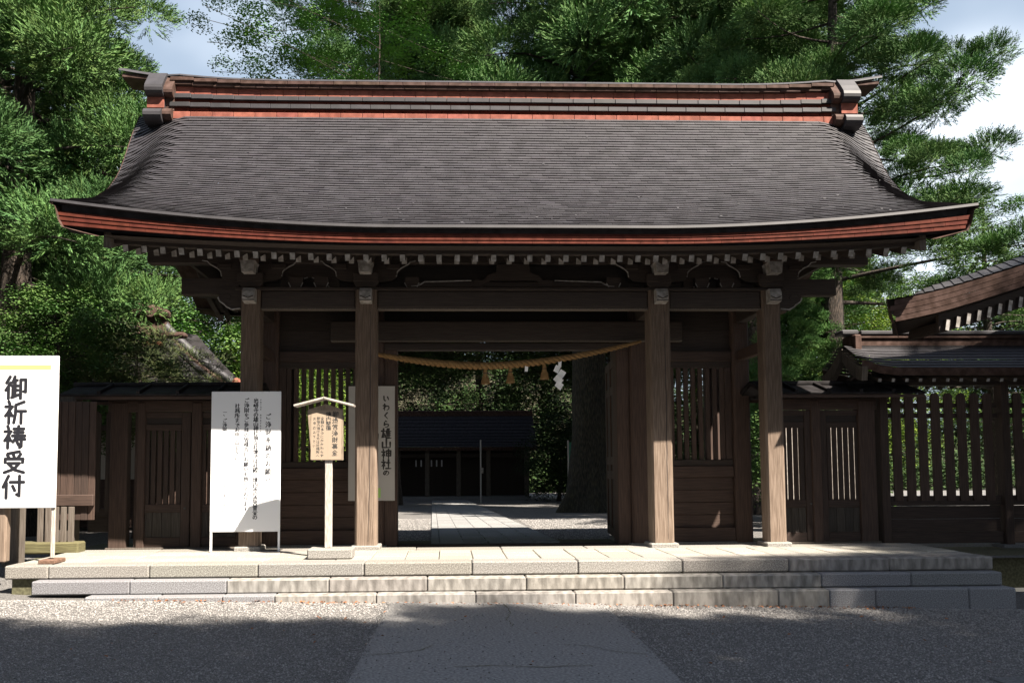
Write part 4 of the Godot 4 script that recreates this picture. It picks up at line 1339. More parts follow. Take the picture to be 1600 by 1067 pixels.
# ---------------------------------------------------------------- brush strokes for the writing (each character in a 100 x 100 box, y down)
var RAD := {
	"ne": "40,0 52,12;8,24 80,24 8,66;45,40 45,100;55,48 80,66",
	"kin": "85,2 15,16;15,16 12,60 0,98;15,45 100,45;62,45 62,100",
	"ju": "10,12 90,12;15,28 85,28;0,44 100,44;48,0 40,44 5,72;30,60 100,60;72,48 72,92 60,98;38,72 50,86",
	"go": "70,0 15,28;80,28 5,62;48,45 48,100",
	"oroshi": "36,0 12,26;22,16 62,16;4,42 74,42;40,16 40,88;40,62 70,62;14,54 14,94;4,96 78,84",
	"fushi": "10,8 90,8 90,68 64,66;10,8 10,100",
	"hito": "70,0 5,50;45,32 45,100",
	"sun": "0,28 100,28;68,0 68,90 50,84;18,46 34,66",
	"mizu": "20,4 70,20;0,34 50,48;10,98 80,58",
	"ara": "38,0 8,30;34,14 74,14 56,30;14,36 84,36 84,72;0,54 100,54;14,72 84,72;50,36 50,92 36,88",
	"kai": "14,4 86,4 86,70 14,70 14,4;14,26 86,26;14,48 86,48;32,76 4,98;66,76 96,96",
	"sai": "0,26 100,26;66,0 66,92 46,86;64,30 6,76",
	"ito": "48,0 14,24 44,34;82,16 22,56;14,56 86,50;50,54 50,100;24,68 6,92;76,66 94,86",
	"uchi": "8,98 8,22 92,22 92,94 78,90;50,0 50,40 18,74;52,42 82,68",
	"hara": "10,8 98,8;16,8 14,60 0,98;32,30 88,30 88,62 32,62 32,30;32,46 88,46;60,12 52,28;60,62 60,94 48,90;38,72 22,92;76,70 94,88",
	"kei": "0,6 100,6;50,6 44,20;16,20 84,20 84,74 16,74 16,20;16,38 84,38;16,56 84,56;34,78 4,98;66,78 98,98",
	"yama": "50,0 50,88;10,34 10,88 90,88;90,34 90,88",
	"ishi": "4,8 96,8;46,8 6,66;30,46 88,46 88,94 30,94 30,46",
	"ben": "50,0 20,32 80,28;66,14 86,36;0,56 100,56;30,40 30,70 8,98;70,40 70,100",
	"tsuchi": "14,30 86,30;50,0 50,92;0,92 100,92",
	"nm": "0,22 100,22;46,0 34,50 4,92;52,46 30,88 92,82;76,62 98,96",
	"furu": "34,0 4,44;24,28 24,100;60,0 52,24;24,26 98,26;24,48 92,48;24,70 92,70;22,96 100,96;60,26 60,96",
	"shin": "10,14 90,14 90,66 10,66 10,14;10,40 90,40;50,0 50,100",
	"dohen": "0,34 100,34;50,4 50,84;0,92 100,76",
	"dan": "50,0 50,14;4,16 96,16;14,28 86,28 86,50 14,50 14,28;36,28 36,50;64,28 64,50;24,60 76,60 76,82 24,82 24,60;24,71 76,71;4,96 96,96",
	"den": "8,6 92,6 92,28 8,28;8,6 8,60 0,96;30,36 30,66;68,36 68,66;14,48 88,48;8,68 98,68;34,74 14,94;64,74 84,92",
	"hoko": "24,4 22,32 4,44;24,4 74,4 74,34 98,38;12,56 84,56 50,82 4,98;24,62 96,98",
	"kyo": "50,0 50,10;8,12 92,12;30,16 36,28;70,16 62,30;0,32 100,32;18,42 82,42 82,66 18,66 18,42;18,54 82,54;38,68 30,86 4,98;62,68 64,92 98,90",
	"take": "22,0 8,60;16,40 44,40;66,0 54,60;60,40 96,40",
	"tsuge": "30,0 16,24;20,18 84,18;52,0 52,38;4,38 96,38;20,54 82,54 82,84 20,84 20,54",
	"shin2": "10,6 26,20;0,40 24,40 10,74 24,84;0,96 26,84 98,96",
	"tsugi": "8,6 24,34;4,90 28,56;48,0 36,50;44,26 90,26 80,56;62,30 56,66 36,96;64,56 92,96",
	"te": "0,24 100,24;56,0 56,92 36,86;4,66 96,46",
	"hai": "14,10 86,10;10,32 90,32;10,54 90,54;2,76 98,76;50,10 50,100",
	"hi": "8,4 8,90 44,70;8,44 40,40;58,0 58,86 94,86 96,60;90,16 60,46",
	"shiro": "50,0 44,16;14,20 86,20 86,96 14,96 14,20;14,58 86,58",
	"ki": "0,26 100,26;56,0 56,100;54,30 6,70;60,32 94,56",
	"you": "28,0 38,10;70,0 62,12;10,14 90,14;16,26 84,26;2,40 98,40;50,14 50,96 38,90;12,56 38,56 10,86;86,50 62,64;58,58 98,92",
	"ita": "4,8 96,8;46,8 16,40 80,34;64,20 88,44;12,62 88,62;50,42 50,90;2,96 98,88",
	"boku": "40,0 8,44;30,22 98,22;80,24 58,66 4,98;24,36 56,76 98,98",
	"mu": "12,6 84,6 56,26;34,18 64,34;2,40 96,40 84,54;54,40 54,94 38,88;48,44 4,80",
	"ryoku": "6,30 92,30 84,92 64,86;50,0 44,50 4,98",
	"to": "4,6 96,4;18,22 84,22 84,50 18,50;18,22 18,58 2,98",
	"kusa": "2,40 98,40;32,0 32,90;68,0 68,90",
	"bo": "22,6 78,6 78,36 22,36 22,6;22,21 78,21;4,48 96,48;44,36 4,72;58,48 96,70;24,72 80,70 72,98;50,58 26,98",
	"taba": "44,0 44,96;4,20 90,20;14,40 80,40 80,66 14,66 14,40;40,68 6,96;50,68 90,94",
	"tadashi": "4,6 96,6;50,6 50,92;50,46 82,46;24,40 24,90;2,96 98,96",
	"bi": "2,14 98,14;32,0 32,26;68,0 68,26;8,32 98,32;14,32 4,98;26,48 90,48 90,96;26,48 26,98;26,64 90,64;26,80 90,80;58,48 58,98",
	"kyaku": "50,0 50,10;6,26 6,12 94,12 90,24;40,22 10,50;36,32 76,32 8,72;36,44 98,72;26,68 76,68 76,94 26,94 26,68",
	"chou": "0,10 100,10;56,10 56,92 30,86",
	"iri": "36,6 52,10 20,70;50,16 96,72",
	"kano": "0,12 100,12;78,12 78,92 60,88;16,34 50,34 50,66 16,66 16,34",
	"ju2": "0,34 100,34;50,0 50,100"}

var GLYPH := {
	"御": "go:0,0,30,100|oroshi:30,0,40,100|fushi:70,6,30,94", "祈": "ne:0,0,44,100|kin:44,0,56,100", "祷": "ne:0,0,40,100|ju:40,0,60,100",
	"受": "75,2 20,12;18,18 26,30;46,14 52,28;82,14 70,30;8,52 8,36 94,36 92,52;22,56 76,56 52,82 5,98;26,60 55,86 98,98", "付": "hito:0,0,38,100|sun:36,0,64,100",
	"ご": "18,20 66,20 56,30;16,62 22,84 50,90 82,84;74,2 80,14;88,0 94,12", "の": "52,18 46,50 28,82 12,72 10,50 28,20 56,14 84,30 90,56 76,80 56,92",
	"お": "8,26 62,26;36,4 36,70 28,88 12,78 24,60 60,50 84,62 84,82 64,92;72,14 92,30", "い": "16,14 18,60 34,82 42,68;70,22 86,64",
	"わ": "26,4 26,96;6,26 40,26 6,72;20,56 50,32 80,34 92,54 84,78 60,92", "く": "66,6 28,48 70,94", "ら": "40,6 62,18;26,28 22,66 52,50 80,56 84,76 62,92 34,94",
	"で": "10,20 88,16 56,34 44,60 56,86 76,92;70,40 78,50;84,34 92,46", "は": "16,10 12,50 18,92;40,32 94,32;70,8 70,78 56,92 42,82 50,70 70,72 92,88",
	"を": "14,22 80,22;46,4 20,56 44,46 56,62;86,40 44,62 36,84 84,92", "し": "30,8 28,72 44,90 76,74", "じ": "30,8 28,72 44,90 76,74;60,10 68,22;76,4 84,16", "て": "8,18 92,14 56,34 42,60 54,86 76,92",
	"り": "24,10 22,50 34,44;70,8 74,50 46,94", "ま": "12,20 88,20;16,44 84,44;50,4 50,76 34,92 20,80 36,68 86,88", "す": "6,24 94,24;56,4 58,58 40,70 34,52 50,42 60,60 40,96",
	"ず": "6,24 90,24;52,4 54,58 38,70 32,52 48,42 56,60 38,96;78,40 84,52;90,36 96,48", "た": "8,24 56,24;34,4 10,92;54,44 90,44;50,70 60,88 94,86", "さ": "12,30 88,26;36,4 78,60;28,66 40,90 78,90",
	"か": "8,34 60,30 54,86 38,82;34,6 10,90;72,22 92,54", "け": "16,8 12,60 18,92;38,32 96,32;72,6 72,60 52,96", "る": "24,12 76,12 20,62 60,46 86,62 74,88 48,92 44,78 60,76",
	"へ": "6,60 36,32 96,76", "に": "16,10 12,60 18,92;48,24 88,24;44,76 58,86 92,84", "み": "20,14 56,14 26,84 10,76 24,58 94,66;78,40 66,94", "も": "44,4 36,74 56,92 84,76 86,58;10,30 70,30;10,54 70,54",
	"や": "6,44 70,24 90,40 66,58;46,8 58,24;28,14 60,98", "ん": "52,4 10,94 40,58 54,90 92,62", "ゃ": "16,54 70,34 86,46 66,62;30,28 60,98",
	"浄": "mizu:0,0,34,100|ara:32,0,68,100", "財": "kai:0,0,48,100|sai:50,0,50,100", "奉": "14,12 86,12;20,26 80,26;4,40 96,40;50,0 44,40 4,68;54,40 96,66;28,60 72,60;20,76 80,76;50,52 50,100",
	"納": "ito:0,0,46,100|uchi:48,0,52,100", "願": "hara:0,0,50,100|kei:52,0,48,100", "岩": "yama:10,0,80,38|ishi:0,40,100,60", "峅": "yama:0,20,34,60|ben:36,0,64,100", "寺": "tsuchi:8,0,84,42|sun:0,40,100,60",
	"雄": "nm:0,0,46,100|furu:44,0,56,100", "山": "yama:0,0,100,100", "神": "ne:0,0,44,100|shin:46,0,54,100", "社": "ne:0,0,46,100|tsuchi:46,0,54,100",
	"前": "28,0 38,14;72,0 60,16;2,20 98,20;14,98 14,34 50,34 50,94 40,90;14,54 50,54;14,72 50,72;70,38 70,76;90,30 90,96 76,92", "立": "50,0 50,22;8,24 92,24;28,40 38,80;74,38 60,84;0,90 100,90",
	"壇": "dohen:0,0,34,100|dan:34,0,66,100", "殿": "den:0,0,54,100|hoko:54,0,46,100", "境": "dohen:0,0,36,100|kyo:36,0,64,100", "内": "uchi:0,0,100,100", "等": "take:0,0,100,30|tsuchi:8,28,84,30|sun:0,52,100,48",
	"造": "tsuge:32,0,66,84|shin2:0,0,100,100", "営": "20,0 28,14;50,0 52,12;80,0 70,14;6,32 6,18 94,18 90,32;30,30 70,30 70,50 30,50 30,30;20,60 80,60 80,96 20,96 20,60",
	"資": "tsugi:0,0,100,42|kai:14,40,72,60", "金": "50,0 4,40;50,0 96,40;30,40 70,40;18,58 82,58;50,40 50,94;28,66 36,84;74,64 64,84;4,96 96,96",
	"参": "40,0 16,22 72,18;60,6 80,26;6,34 94,34;50,22 6,66;56,38 96,62;60,48 30,64;66,60 26,80;74,74 16,98", "拝": "te:0,0,38,100|hai:40,0,60,100", "皆": "hi:0,0,100,46|shiro:14,44,72,56",
	"様": "ki:0,0,40,100|you:40,0,60,100", "方": "50,0 50,16;4,18 96,18;44,18 36,60 6,98;42,44 82,44 76,92 58,88", "致": "ita:0,0,52,100|boku:50,0,50,100", "務": "mu:0,0,48,100|boku:48,0,52,52|ryoku:52,48,46,52",
	"所": "to:0,0,48,100|kin:48,0,52,100", "申": "shin:4,0,92,100", "出": "50,0 50,90;16,18 16,44 84,44 84,18;6,56 6,92 94,92 94,56", "下": "4,10 96,10;46,10 46,98;54,34 78,56",
	"一": "6,50 94,50", "、": "14,8 36,34", "・": "46,44 54,56", "口": "12,14 88,14 88,90 12,90 12,14", "円": "10,98 10,10 90,10 90,94 78,90;50,10 50,52;10,52 90,52",
	"以": "18,16 18,74 40,62;44,22 54,38;84,6 78,50 40,96;72,66 96,94", "上": "50,4 50,92;50,42 84,42;2,92 98,92", "何": "hito:0,0,36,100|kano:34,0,66,100", "可": "kano:0,0,100,100",
	"募": "kusa:0,0,100,24|bo:0,22,100,78", "整": "taba:0,0,52,52|boku:52,0,48,54|tadashi:0,54,100,46", "備": "hito:0,0,34,100|bi:32,0,68,100", "額": "kyaku:0,0,52,100|kei:54,0,46,100",
	"多": "50,0 14,30;44,12 78,12 10,54;40,24 54,36;64,40 22,68;58,52 92,52 10,98;50,62 64,74", "少": "50,0 50,56;24,18 8,50;74,16 94,44;86,50 8,98", "協": "ju2:0,0,36,100|ryoku:44,0,44,44|ryoku:34,48,32,52|ryoku:68,48,32,52",
	"力": "ryoku:0,0,100,100", "頂": "chou:0,0,44,100|kei:46,0,54,100", "込": "iri:24,0,74,84|shin2:0,0,100,100", "大": "4,34 96,34;50,0 44,40 4,98;54,40 96,98",
	"祭": "40,0 6,46;30,18 52,18 14,56;58,10 90,10 60,40;60,20 96,50;30,46 70,46;12,62 88,62;50,62 50,98;28,74 14,94;72,72 88,92", "案": "50,0 50,10;6,24 6,12 94,12 90,24;40,18 26,50 80,56;4,36 96,36;64,36 20,58;4,68 96,68;50,58 50,100;46,70 8,96;54,70 92,96"}

func strokes_of(ch: String) -> Array:
	var out := []
	var g: String = GLYPH.get(ch, "")
	for piece in g.split("|", false):
		var bx := [0.0, 0.0, 1.0, 1.0]
		var raw: String = piece
		if ":" in piece:
			var nm: PackedStringArray = piece.split(":")
			raw = RAD[nm[0]]
			var q: PackedStringArray = nm[1].split(",")
			bx = [q[0].to_float() / 100.0, q[1].to_float() / 100.0, q[2].to_float() / 100.0, q[3].to_float() / 100.0]
		for st in raw.split(";"):
			var line := PackedVector2Array()
			for pt in st.split(" "):
				var c: PackedStringArray = pt.split(",")
				line.append(Vector2(bx[0] + bx[2] * c[0].to_float() / 100.0, bx[1] + bx[3] * c[1].to_float() / 100.0))
			out.append(line)
	return out

func dab(im: Image, p: Vector2, r: float, ink: Color) -> void:
	for y in range(maxi(0, int(p.y - r - 1)), mini(im.get_height() - 1, int(p.y + r + 1)) + 1):
		for x in range(maxi(0, int(p.x - r - 1)), mini(im.get_width() - 1, int(p.x + r + 1)) + 1):
			var k := clampf(r + 0.5 - Vector2(x + 0.5, y + 0.5).distance_to(p), 0.0, 1.0)
			if k > 0.0: im.set_pixel(x, y, im.get_pixel(x, y).lerp(ink, k))

# style 0 even bold strokes, 1 printed (thin horizontals), 2 brush
func glyph(im: Image, ch: String, x: float, y: float, w: float, h: float, r: float, style: int) -> void:
	var ink := lin(0.012, 0.012, 0.016) if style < 2 else lin(0.03, 0.027, 0.025)
	for line in strokes_of(ch):
		var total := 0.0
		for i in line.size() - 1: total += (line[i + 1] - line[i]).length()
		var done_ := 0.0
		for i in line.size() - 1:
			var a := Vector2(x + line[i].x * w, y + line[i].y * h)
			var b := Vector2(x + line[i + 1].x * w, y + line[i + 1].y * h)
			var d := b - a
			var n := maxi(2, int(d.length() / maxf(0.6, r * 0.45)))
			var flat := absf(d.x) / maxf(0.001, d.length())
			for k in n + 1:
				var t := float(k) / n
				var rr := r
				if style == 1: rr = r * lerpf(1.15, 0.62, flat * flat)
				elif style == 2:
					var q: float = (done_ + t * (line[i + 1] - line[i]).length()) / maxf(total, 0.001)
					rr = r * lerpf(1.15, 0.55, q * q) * lerpf(1.0, 0.85, flat)
				dab(im, a.lerp(b, t), rr, ink)
			done_ += (line[i + 1] - line[i]).length()

# ---------------------------------------------------------------- other buildings
func build_pavilion() -> void:
	var o := thing("purification_pavilion", "dark pavilion roof with a curved copper gable edge jutting in from the right edge", "pavilion")
	var zf := 1.0
	var zb := -0.15
	var cx := 8.975
	var prof := func(x: float) -> float:
		var dx: float = 4.12 - absf(x - cx)
		return 3.258 + 0.25 * dx + 0.02 * dx * dx + 0.05 * pow(maxf(0.0, 1.0 - dx), 2.0)
	# courses run parallel to the eaves, the last hand's breadth bends down to the verge
	for side in [-1.0, 1.0]:
		var n := 30
		for r in n:
			var grid := []
			for k in 2:
				var row := []
				var dx := 4.12 * (r + k * 1.08) / n
				for i in 13:
					var z: float = lerpf(zf, zb, i / 12.0)
					var edge: float = minf(absf(z - zf), absf(z - zb))
					var fl: float = 0.58 * (zf - z)
					var x: float = cx + side * (4.12 - dx) * (1.0 - fl / 4.12)
					var up: float = 0.17 * smoothstep(0.0, 0.55, edge) * smoothstep(0.0, 0.7, dx)
					row.append(Vector3(x, prof.call(cx + side * (4.12 - dx)) + up + (0.014 if k == 0 else 0.0), z))
				grid.append(row)
			var b := MB.new()
			b.col = grey(rf(0.8, 1.15))
			b.sheet(grid, side > 0)
			part(o, "roof_course", b.done(M["roof copper"]))
	for zz in [[zf, 1.0], [zb, -1.0]]:   # stepped copper gable edge, front and back
		for row in 4:
			for i in 34:
				var xa := 4.855 + 8.24 * i / 34.0 + (0.0 if row % 2 else 0.12)
				var xb := 4.855 + 8.24 * (i + 1) / 34.0 + (0.0 if row % 2 else 0.12)
				var lim: float = 0.02 + row * 0.045
				var shr: float = 1.0 if zz[1] > 0 else 1.0 - 0.58 * (zf - zb) / 4.12
				xa = clampf(xa, 4.855 + lim, 13.095 - lim); xb = clampf(xb, 4.855 + lim, 13.095 - lim)
				if xb - xa < 0.02: continue
				var ya: float = prof.call(xa); var yb: float = prof.call(xb)
				xa = cx + (xa - cx) * shr; xb = cx + (xb - cx) * shr
				var t0 := 0.012 + row * 0.072
				var t1 := t0 + 0.069
				var z0: float = zz[0] - zz[1] * row * 0.016
				var b := MB.new()
				b.col = grey(rf(0.85, 1.15))
				var q := [Vector3(xa, ya - t1, z0 - zz[1] * 0.012), Vector3(xb, yb - t1, z0 - zz[1] * 0.012), Vector3(xb, yb - t0, z0), Vector3(xa, ya - t0, z0)]
				var back := Vector3(0, 0, -0.02 * zz[1])
				if zz[1] > 0:
					b.quad(q[0], q[1], q[2], q[3]); b.quad(q[0] + back, q[1] + back, q[1], q[0])
				else:
					b.quad(q[1], q[0], q[3], q[2]); b.quad(q[1] + back, q[0] + back, q[0], q[1])
				part(o, "gable_panel", b.done(M["brown copper"]))
	for e in [-1.0, 1.0]:   # eave faces, soffit
		var fb := MB.new()
		var xf: float = cx + e * 4.10
		var xr: float = cx + e * (4.12 - 0.58 * (zf - zb))
		var q := [Vector3(xf - e * 0.14, 2.96, zf - 0.05), Vector3(xr - e * 0.14, 2.96, zb), Vector3(xr, 3.30, zb), Vector3(xf, 3.30, zf - 0.01)]
		if e < 0: q.reverse()
		fb.quad(q[0], q[1], q[2], q[3])
		part(o, "eave_edge", fb.done(M["brown copper"]))
	for side in [-1.0, 1.0]:
		var grid := []
		for k in 9:
			var row := []
			var x: float = cx + side * (4.06 - 4.06 * k / 8.0)
			for z in [zf - 0.06, zb + 0.06]: row.append(Vector3(cx + (x - cx) * (1.0 - 0.58 * (zf - z) / 4.12), prof.call(x) - 0.31, z))
			grid.append(row)
		var b := MB.new()
		b.sheet(grid, side < 0)
		part(o, "soffit_boarding", b.done(M["dark wood"]))
		# gable board and chalk-ended battens under the edge
		var poly := PackedVector2Array()
		for k in 11:
			var x: float = 3.30 * (1.0 - k / 10.0)
			poly.append(Vector2(cx + side * x, prof.call(cx + side * x) - 0.30))
		for k in range(10, -1, -1):
			var x: float = 3.30 * (1.0 - k / 10.0)
			poly.append(Vector2(cx + side * x, prof.call(cx + side * x) - 0.58))
		var gb := MB.new()
		gb.prism(poly, at(0, 0, zf - 0.22), 0.07)
		part(o, "bargeboard", gb.done(M["dark wood"]))
		for k in 22:
			var x: float = cx + side * (3.22 - k * 0.145)
			var rb := part(o, "batten", boxm(Vector3(0.05, 0.15, 0.9), M["dark wood"], 0.004), Transform3D(Basis(Vector3(0, 0, 1), side * 0.18), Vector3(x, prof.call(x) - 0.50, zf - 0.575)))
			part(rb, "batten_end", boxm(Vector3(0.048, 0.145, 0.003), M["chalked wood"], 0.0), at(0, 0, 0.452))
	for px in [8.1, 10.6]:
		for pz in [0.6, 0.0]:
			bpart(o, "post", px - 0.11, px + 0.11, -0.62, 3.3, pz - 0.11, pz + 0.11, M["dark wood upright"], 0.02)
	bpart(o, "tie_beam", 7.8, 10.9, 3.0, 3.2, 0.53, 0.67, M["dark wood"], 0.01)
	bpart(o, "ridge", cx - 0.22, cx + 0.22, 4.40, 4.75, zb, zf, M["roof copper dark"], 0.03)

func build_far_buildings() -> void:
	# hall behind the left side gate: hip ridges with scrolled ends over a curved copper roof
	var o := thing("copper_roofed_hall", "small hall behind the left side gate with a curved ridge and scrolled copper ornament", "hall")
	var roofg := func(a: Vector3, b: Vector3, c: Vector3, d: Vector3, m: String, called: String) -> void:
		for r in 16:
			var t0 := r / 16.0
			var t1 := (r + 1.06) / 16.0
			var sag := func(t: float) -> float: return -0.35 * sin(PI * t) * 0.8
			var bb := MB.new()
			bb.col = grey(rf(0.85, 1.15))
			var up := Vector3(0, 0.014, 0)
			var p := [a.lerp(d, t0) + Vector3(0, sag.call(t0), 0) + up, b.lerp(c, t0) + Vector3(0, sag.call(t0), 0) + up, b.lerp(c, t1) + Vector3(0, sag.call(t1), 0), a.lerp(d, t1) + Vector3(0, sag.call(t1), 0)]
			bb.quad(p[0], p[1], p[2], p[3])
			part(o, called, bb.done(M[m]))
	# front slope falls to the right; the ridge runs down beside it
	roofg.call(Vector3(-9.2, 1.9, -5.2), Vector3(-4.4, 2.35, -7.6), Vector3(-7.0, 4.35, -8.4), Vector3(-9.6, 4.75, -7.4), "roof copper dark", "roof_course")
	roofg.call(Vector3(-12.6, 1.9, -4.6), Vector3(-9.2, 1.9, -5.2), Vector3(-9.6, 4.75, -7.4), Vector3(-11.6, 4.75, -7.4), "roof copper dark", "roof_course")
	for q in [[Vector3(-7.45, 4.46, -7.2), Vector3(-5.72, 3.02, -7.0), 0.11, "roof copper"], [Vector3(-7.45, 4.34, -7.15), Vector3(-5.78, 2.92, -6.95), 0.075, "brown copper"], [Vector3(-7.45, 4.25, -7.08), Vector3(-5.82, 2.85, -6.9), 0.07, "roof copper dark"]]:
		var pts := PackedVector3Array()
		var rad := PackedFloat32Array()
		for k in 13:
			var t := k / 12.0
			pts.append(q[0].lerp(q[1], t) + Vector3(0, -0.10 * sin(PI * t), 0)); rad.append(q[2])
		var b := MB.new()
		b.tube(pts, rad, 8)
		part(o, "hip_ridge", b.done(M[q[3]]))
	var eb := MB.new()
	eb.box(Vector3(-5.66, 2.97, -6.9), Vector3(0.2, 0.34, 0.34), 0.05, Basis(Vector3(0, 0, 1), -0.5))
	part(o, "ridge_foot_ornament", eb.done(M["pink copper"]))
	for q in [[-7.62, 4.66, 0.20], [-7.92, 4.70, 0.17], [-7.36, 4.62, 0.13]]:
		var b := MB.new()
		b.tube(PackedVector3Array([Vector3(q[0], q[1], -7.2), Vector3(q[0], q[1], -6.98), Vector3(q[0] + 0.01, q[1], -6.94)]), PackedFloat32Array([q[2], q[2], q[2] * 0.6]), 14)
		part(o, "scroll_ornament", b.done(M["brown copper"]))
	bpart(o, "ridge_end_block", -8.0, -7.3, 4.05, 4.5, -7.4, -7.05, M["brown copper"], 0.05)
	bpart(o, "porch_ridge", -7.9, -6.65, 3.98, 4.10, -6.6, -6.35, M["brown copper"], 0.04)
	bpart(o, "porch_edge", -7.75, -7.15, 3.76, 3.90, -6.55, -6.3, M["red copper"], 0.04)
	bpart(o, "wall", -11.5, -6.4, -0.2, 2.6, -9.0, -7.6, M["brown wood"], 0.0)
	for px in [-11.4, -9.6, -7.9, -6.6]: bpart(o, "post", px - 0.1, px + 0.1, -0.2, 2.3, -7.6, -7.4, M["dark wood upright"], 0.01)
	bpart(o, "white_wall_panel", -9.4, -8.1, 0.9, 2.1, -7.595, -7.56, M["cloth"], 0.0)
	# worship hall at the end of the path
	o = thing("worship_hall", "long low hall in deep shade at the end of the inner stone path", "hall")
	var gy := inner_y(-41.0)
	for s in [1.0, -1.0]:
		for r in 10:
			var t0 := r / 10.0
			var t1 := (r + 1.05) / 10.0
			var b := MB.new()
			b.col = grey(rf(0.85, 1.15))
			var y0 := gy + 3.3 + 1.5 * t0 + 0.6 * t0 * t0
			var y1 := gy + 3.3 + 1.5 * t1 + 0.6 * t1 * t1
			b.quad(Vector3(-9.5, y0 + 0.03, -42.0 + s * (3.2 - 2.9 * t0)), Vector3(4.6, y0 + 0.03, -42.0 + s * (3.2 - 2.9 * t0)), Vector3(4.6, y1, -42.0 + s * (3.2 - 2.9 * t1)), Vector3(-9.5, y1, -42.0 + s * (3.2 - 2.9 * t1)))
			part(o, "roof_course", b.done(M["roof copper dark"]))
		bpart(o, "eave_edge", -9.5, 4.6, gy + 3.12, gy + 3.32, -42.0 + s * 3.1 - 0.05, -42.0 + s * 3.1 + 0.05, M["brown copper"], 0.0)
	bpart(o, "ridge", -9.5, 4.6, gy + 5.3, gy + 5.75, -42.3, -41.7, M["brown copper"], 0.03)
	for px in [-6.0, -4.0, -2.2, -0.25, 1.6, 4.0]: bpart(o, "post", px - 0.14, px + 0.14, gy, gy + 3.2, -39.9, -39.6, M["grey wood"], 0.02)
	bpart(o, "wall", -8.6, 4.2, gy, gy + 3.2, -44.0, -41.0, M["dark wood"], 0.0)
	bpart(o, "lintel", -8.6, 4.2, gy + 2.7, gy + 2.95, -39.85, -39.65, M["dark wood"], 0.01)
	bpart(o, "floor_step", -8.6, 4.2, gy - 0.1, gy + 0.3, -41.0, -39.2, M["grey granite"], 0.02)
	for k in 6: bpart(o, "paper_streamer", -2.9 + k * 0.32 - 0.04, -2.9 + k * 0.32 + 0.04, gy + 2.15, gy + 2.55, -39.86, -39.84, M["paper"], 0.0, 0.6)
	var pl := MB.new()
	pl.tube(PackedVector3Array([Vector3(0, 0, 0), Vector3(0, 3.4, 0)]), PackedFloat32Array([0.045, 0.04]), 8)
	var po := thing("metal_pole", "thin pale metal pole standing beside the inner path", "pole", Vector3(0.85, inner_y(-33.0), -33.0))
	part(po, "shaft", pl.done(M["steel"]))
	part(po, "bracket_box", boxm(Vector3(0.16, 0.3, 0.12), M["chalked wood"], 0.01), at(0.06, 1.75, 0.05))
	po = thing("board_wall", "sunlit pale board wall glimpsed between the bars of the right side gate", "wall")
	for k in 12: bpart(po, "board", 5.75 + k * 0.152, 5.75 + k * 0.152 + 0.148, 0.45, 1.9, -5.02, -4.99 + 0.004 * (k % 2), M["painted wood"], 0.004, rf(0.8, 1.1))
	for px in [5.72, 7.6]: bpart(po, "post", px - 0.05, px + 0.05, -0.3, 2.0, -5.10, -4.985, M["grey wood"], 0.01)
	bpart(po, "rail", 5.75, 7.57, 0.4, 0.449, -5.06, -4.97, M["grey wood"], 0.006)
	po = thing("net_fence", "green sheet fence behind the big mossy tree trunk", "fence")
	for k in 3:
		bpart(po, "panel", 5.2 + k * 1.45, 6.6 + k * 1.45, inner_y(-30.0), inner_y(-30.0) + 3.1, -30.02, -29.98, M["green net"], 0.0, rf(0.85, 1.1))
		bpart(po, "post", 5.13 + k * 1.45, 5.2 + k * 1.45, inner_y(-30.0), inner_y(-30.0) + 3.2, -30.03, -29.96, M["steel"], 0.0)
	bpart(po, "rail", 5.2, 9.4, inner_y(-30.0) + 1.95, inner_y(-30.0) + 2.0, -29.975, -29.94, M["steel"], 0.0)

# ---------------------------------------------------------------- trees
var CLUMP := {}

func needle_clump(m: String, seed_: int, sprays := 270, strands := 14, fat := 1.0, len_k := 1.0) -> ArrayMesh:
	rng.seed = seed_
	var b := MB.new()
	for i in sprays:
		var q := rdir()
		if q.y < -0.25 and rng.randf() < 0.7: q.y = -q.y
		var p := q * pow(rf(0.25, 1.0), 0.33)
		p = Vector3(p.x * 0.46, p.y * 0.27, p.z * 0.46)
		var d := (Vector3(q.x, q.y * 0.7 + 0.28, q.z).normalized() + rdir() * 0.28).normalized()
		var k := rf(0.7, 1.3)
		var warm := rf(-0.16, 0.26)
		b.col = Color(k * (1.0 + warm), k, k * (1.0 - warm * 0.5))
		var side := d.cross(rdir()).normalized()
		for j in strands:
			var f := float(j) / strands
			var o := p + d * (0.20 * f - 0.10) * len_k
			var e := (d + side * (rf(0.25, 0.75) * (1.0 if j % 2 else -1.0)) + rdir() * 0.30).normalized()
			var ln := rf(0.046, 0.084) * len_k * (1.1 - 0.45 * f)
			var w := e.cross(rdir()).normalized() * 0.0060 * fat
			b.quad(o, o + e * ln * 0.5 + w, o + e * ln, o + e * ln * 0.5 - w)
	return b.done(M[m])

func leaf_clump(m: String, seed_: int, leaves := 330, size := 0.062, flat := 0.22) -> ArrayMesh:
	rng.seed = seed_
	var b := MB.new()
	for i in leaves:
		var p := rdir() * pow(rf(0.05, 1.0), 0.5)
		p = Vector3(p.x * 0.52, p.y * flat - 0.12 * (p.x * p.x + p.z * p.z), p.z * 0.52)
		var k := rf(0.7, 1.3)
		var warm := rf(-0.1, 0.2)
		b.col = Color(k * (1.0 + warm), k, k * (1.0 - warm * 0.5))
		var up := (Vector3(0, 1, 0) + rdir() * 0.55).normalized()
		var e := up.cross(rdir()).normalized()
		var w := up.cross(e) * size * rf(0.32, 0.5)
		var ln := size * rf(0.75, 1.25)
		var mid := p + e * ln * 0.5 - up * 0.006
		b.quad(p, mid + w + up * 0.008, p + e * ln, mid - w + up * 0.008)
	return b.done(M[m])

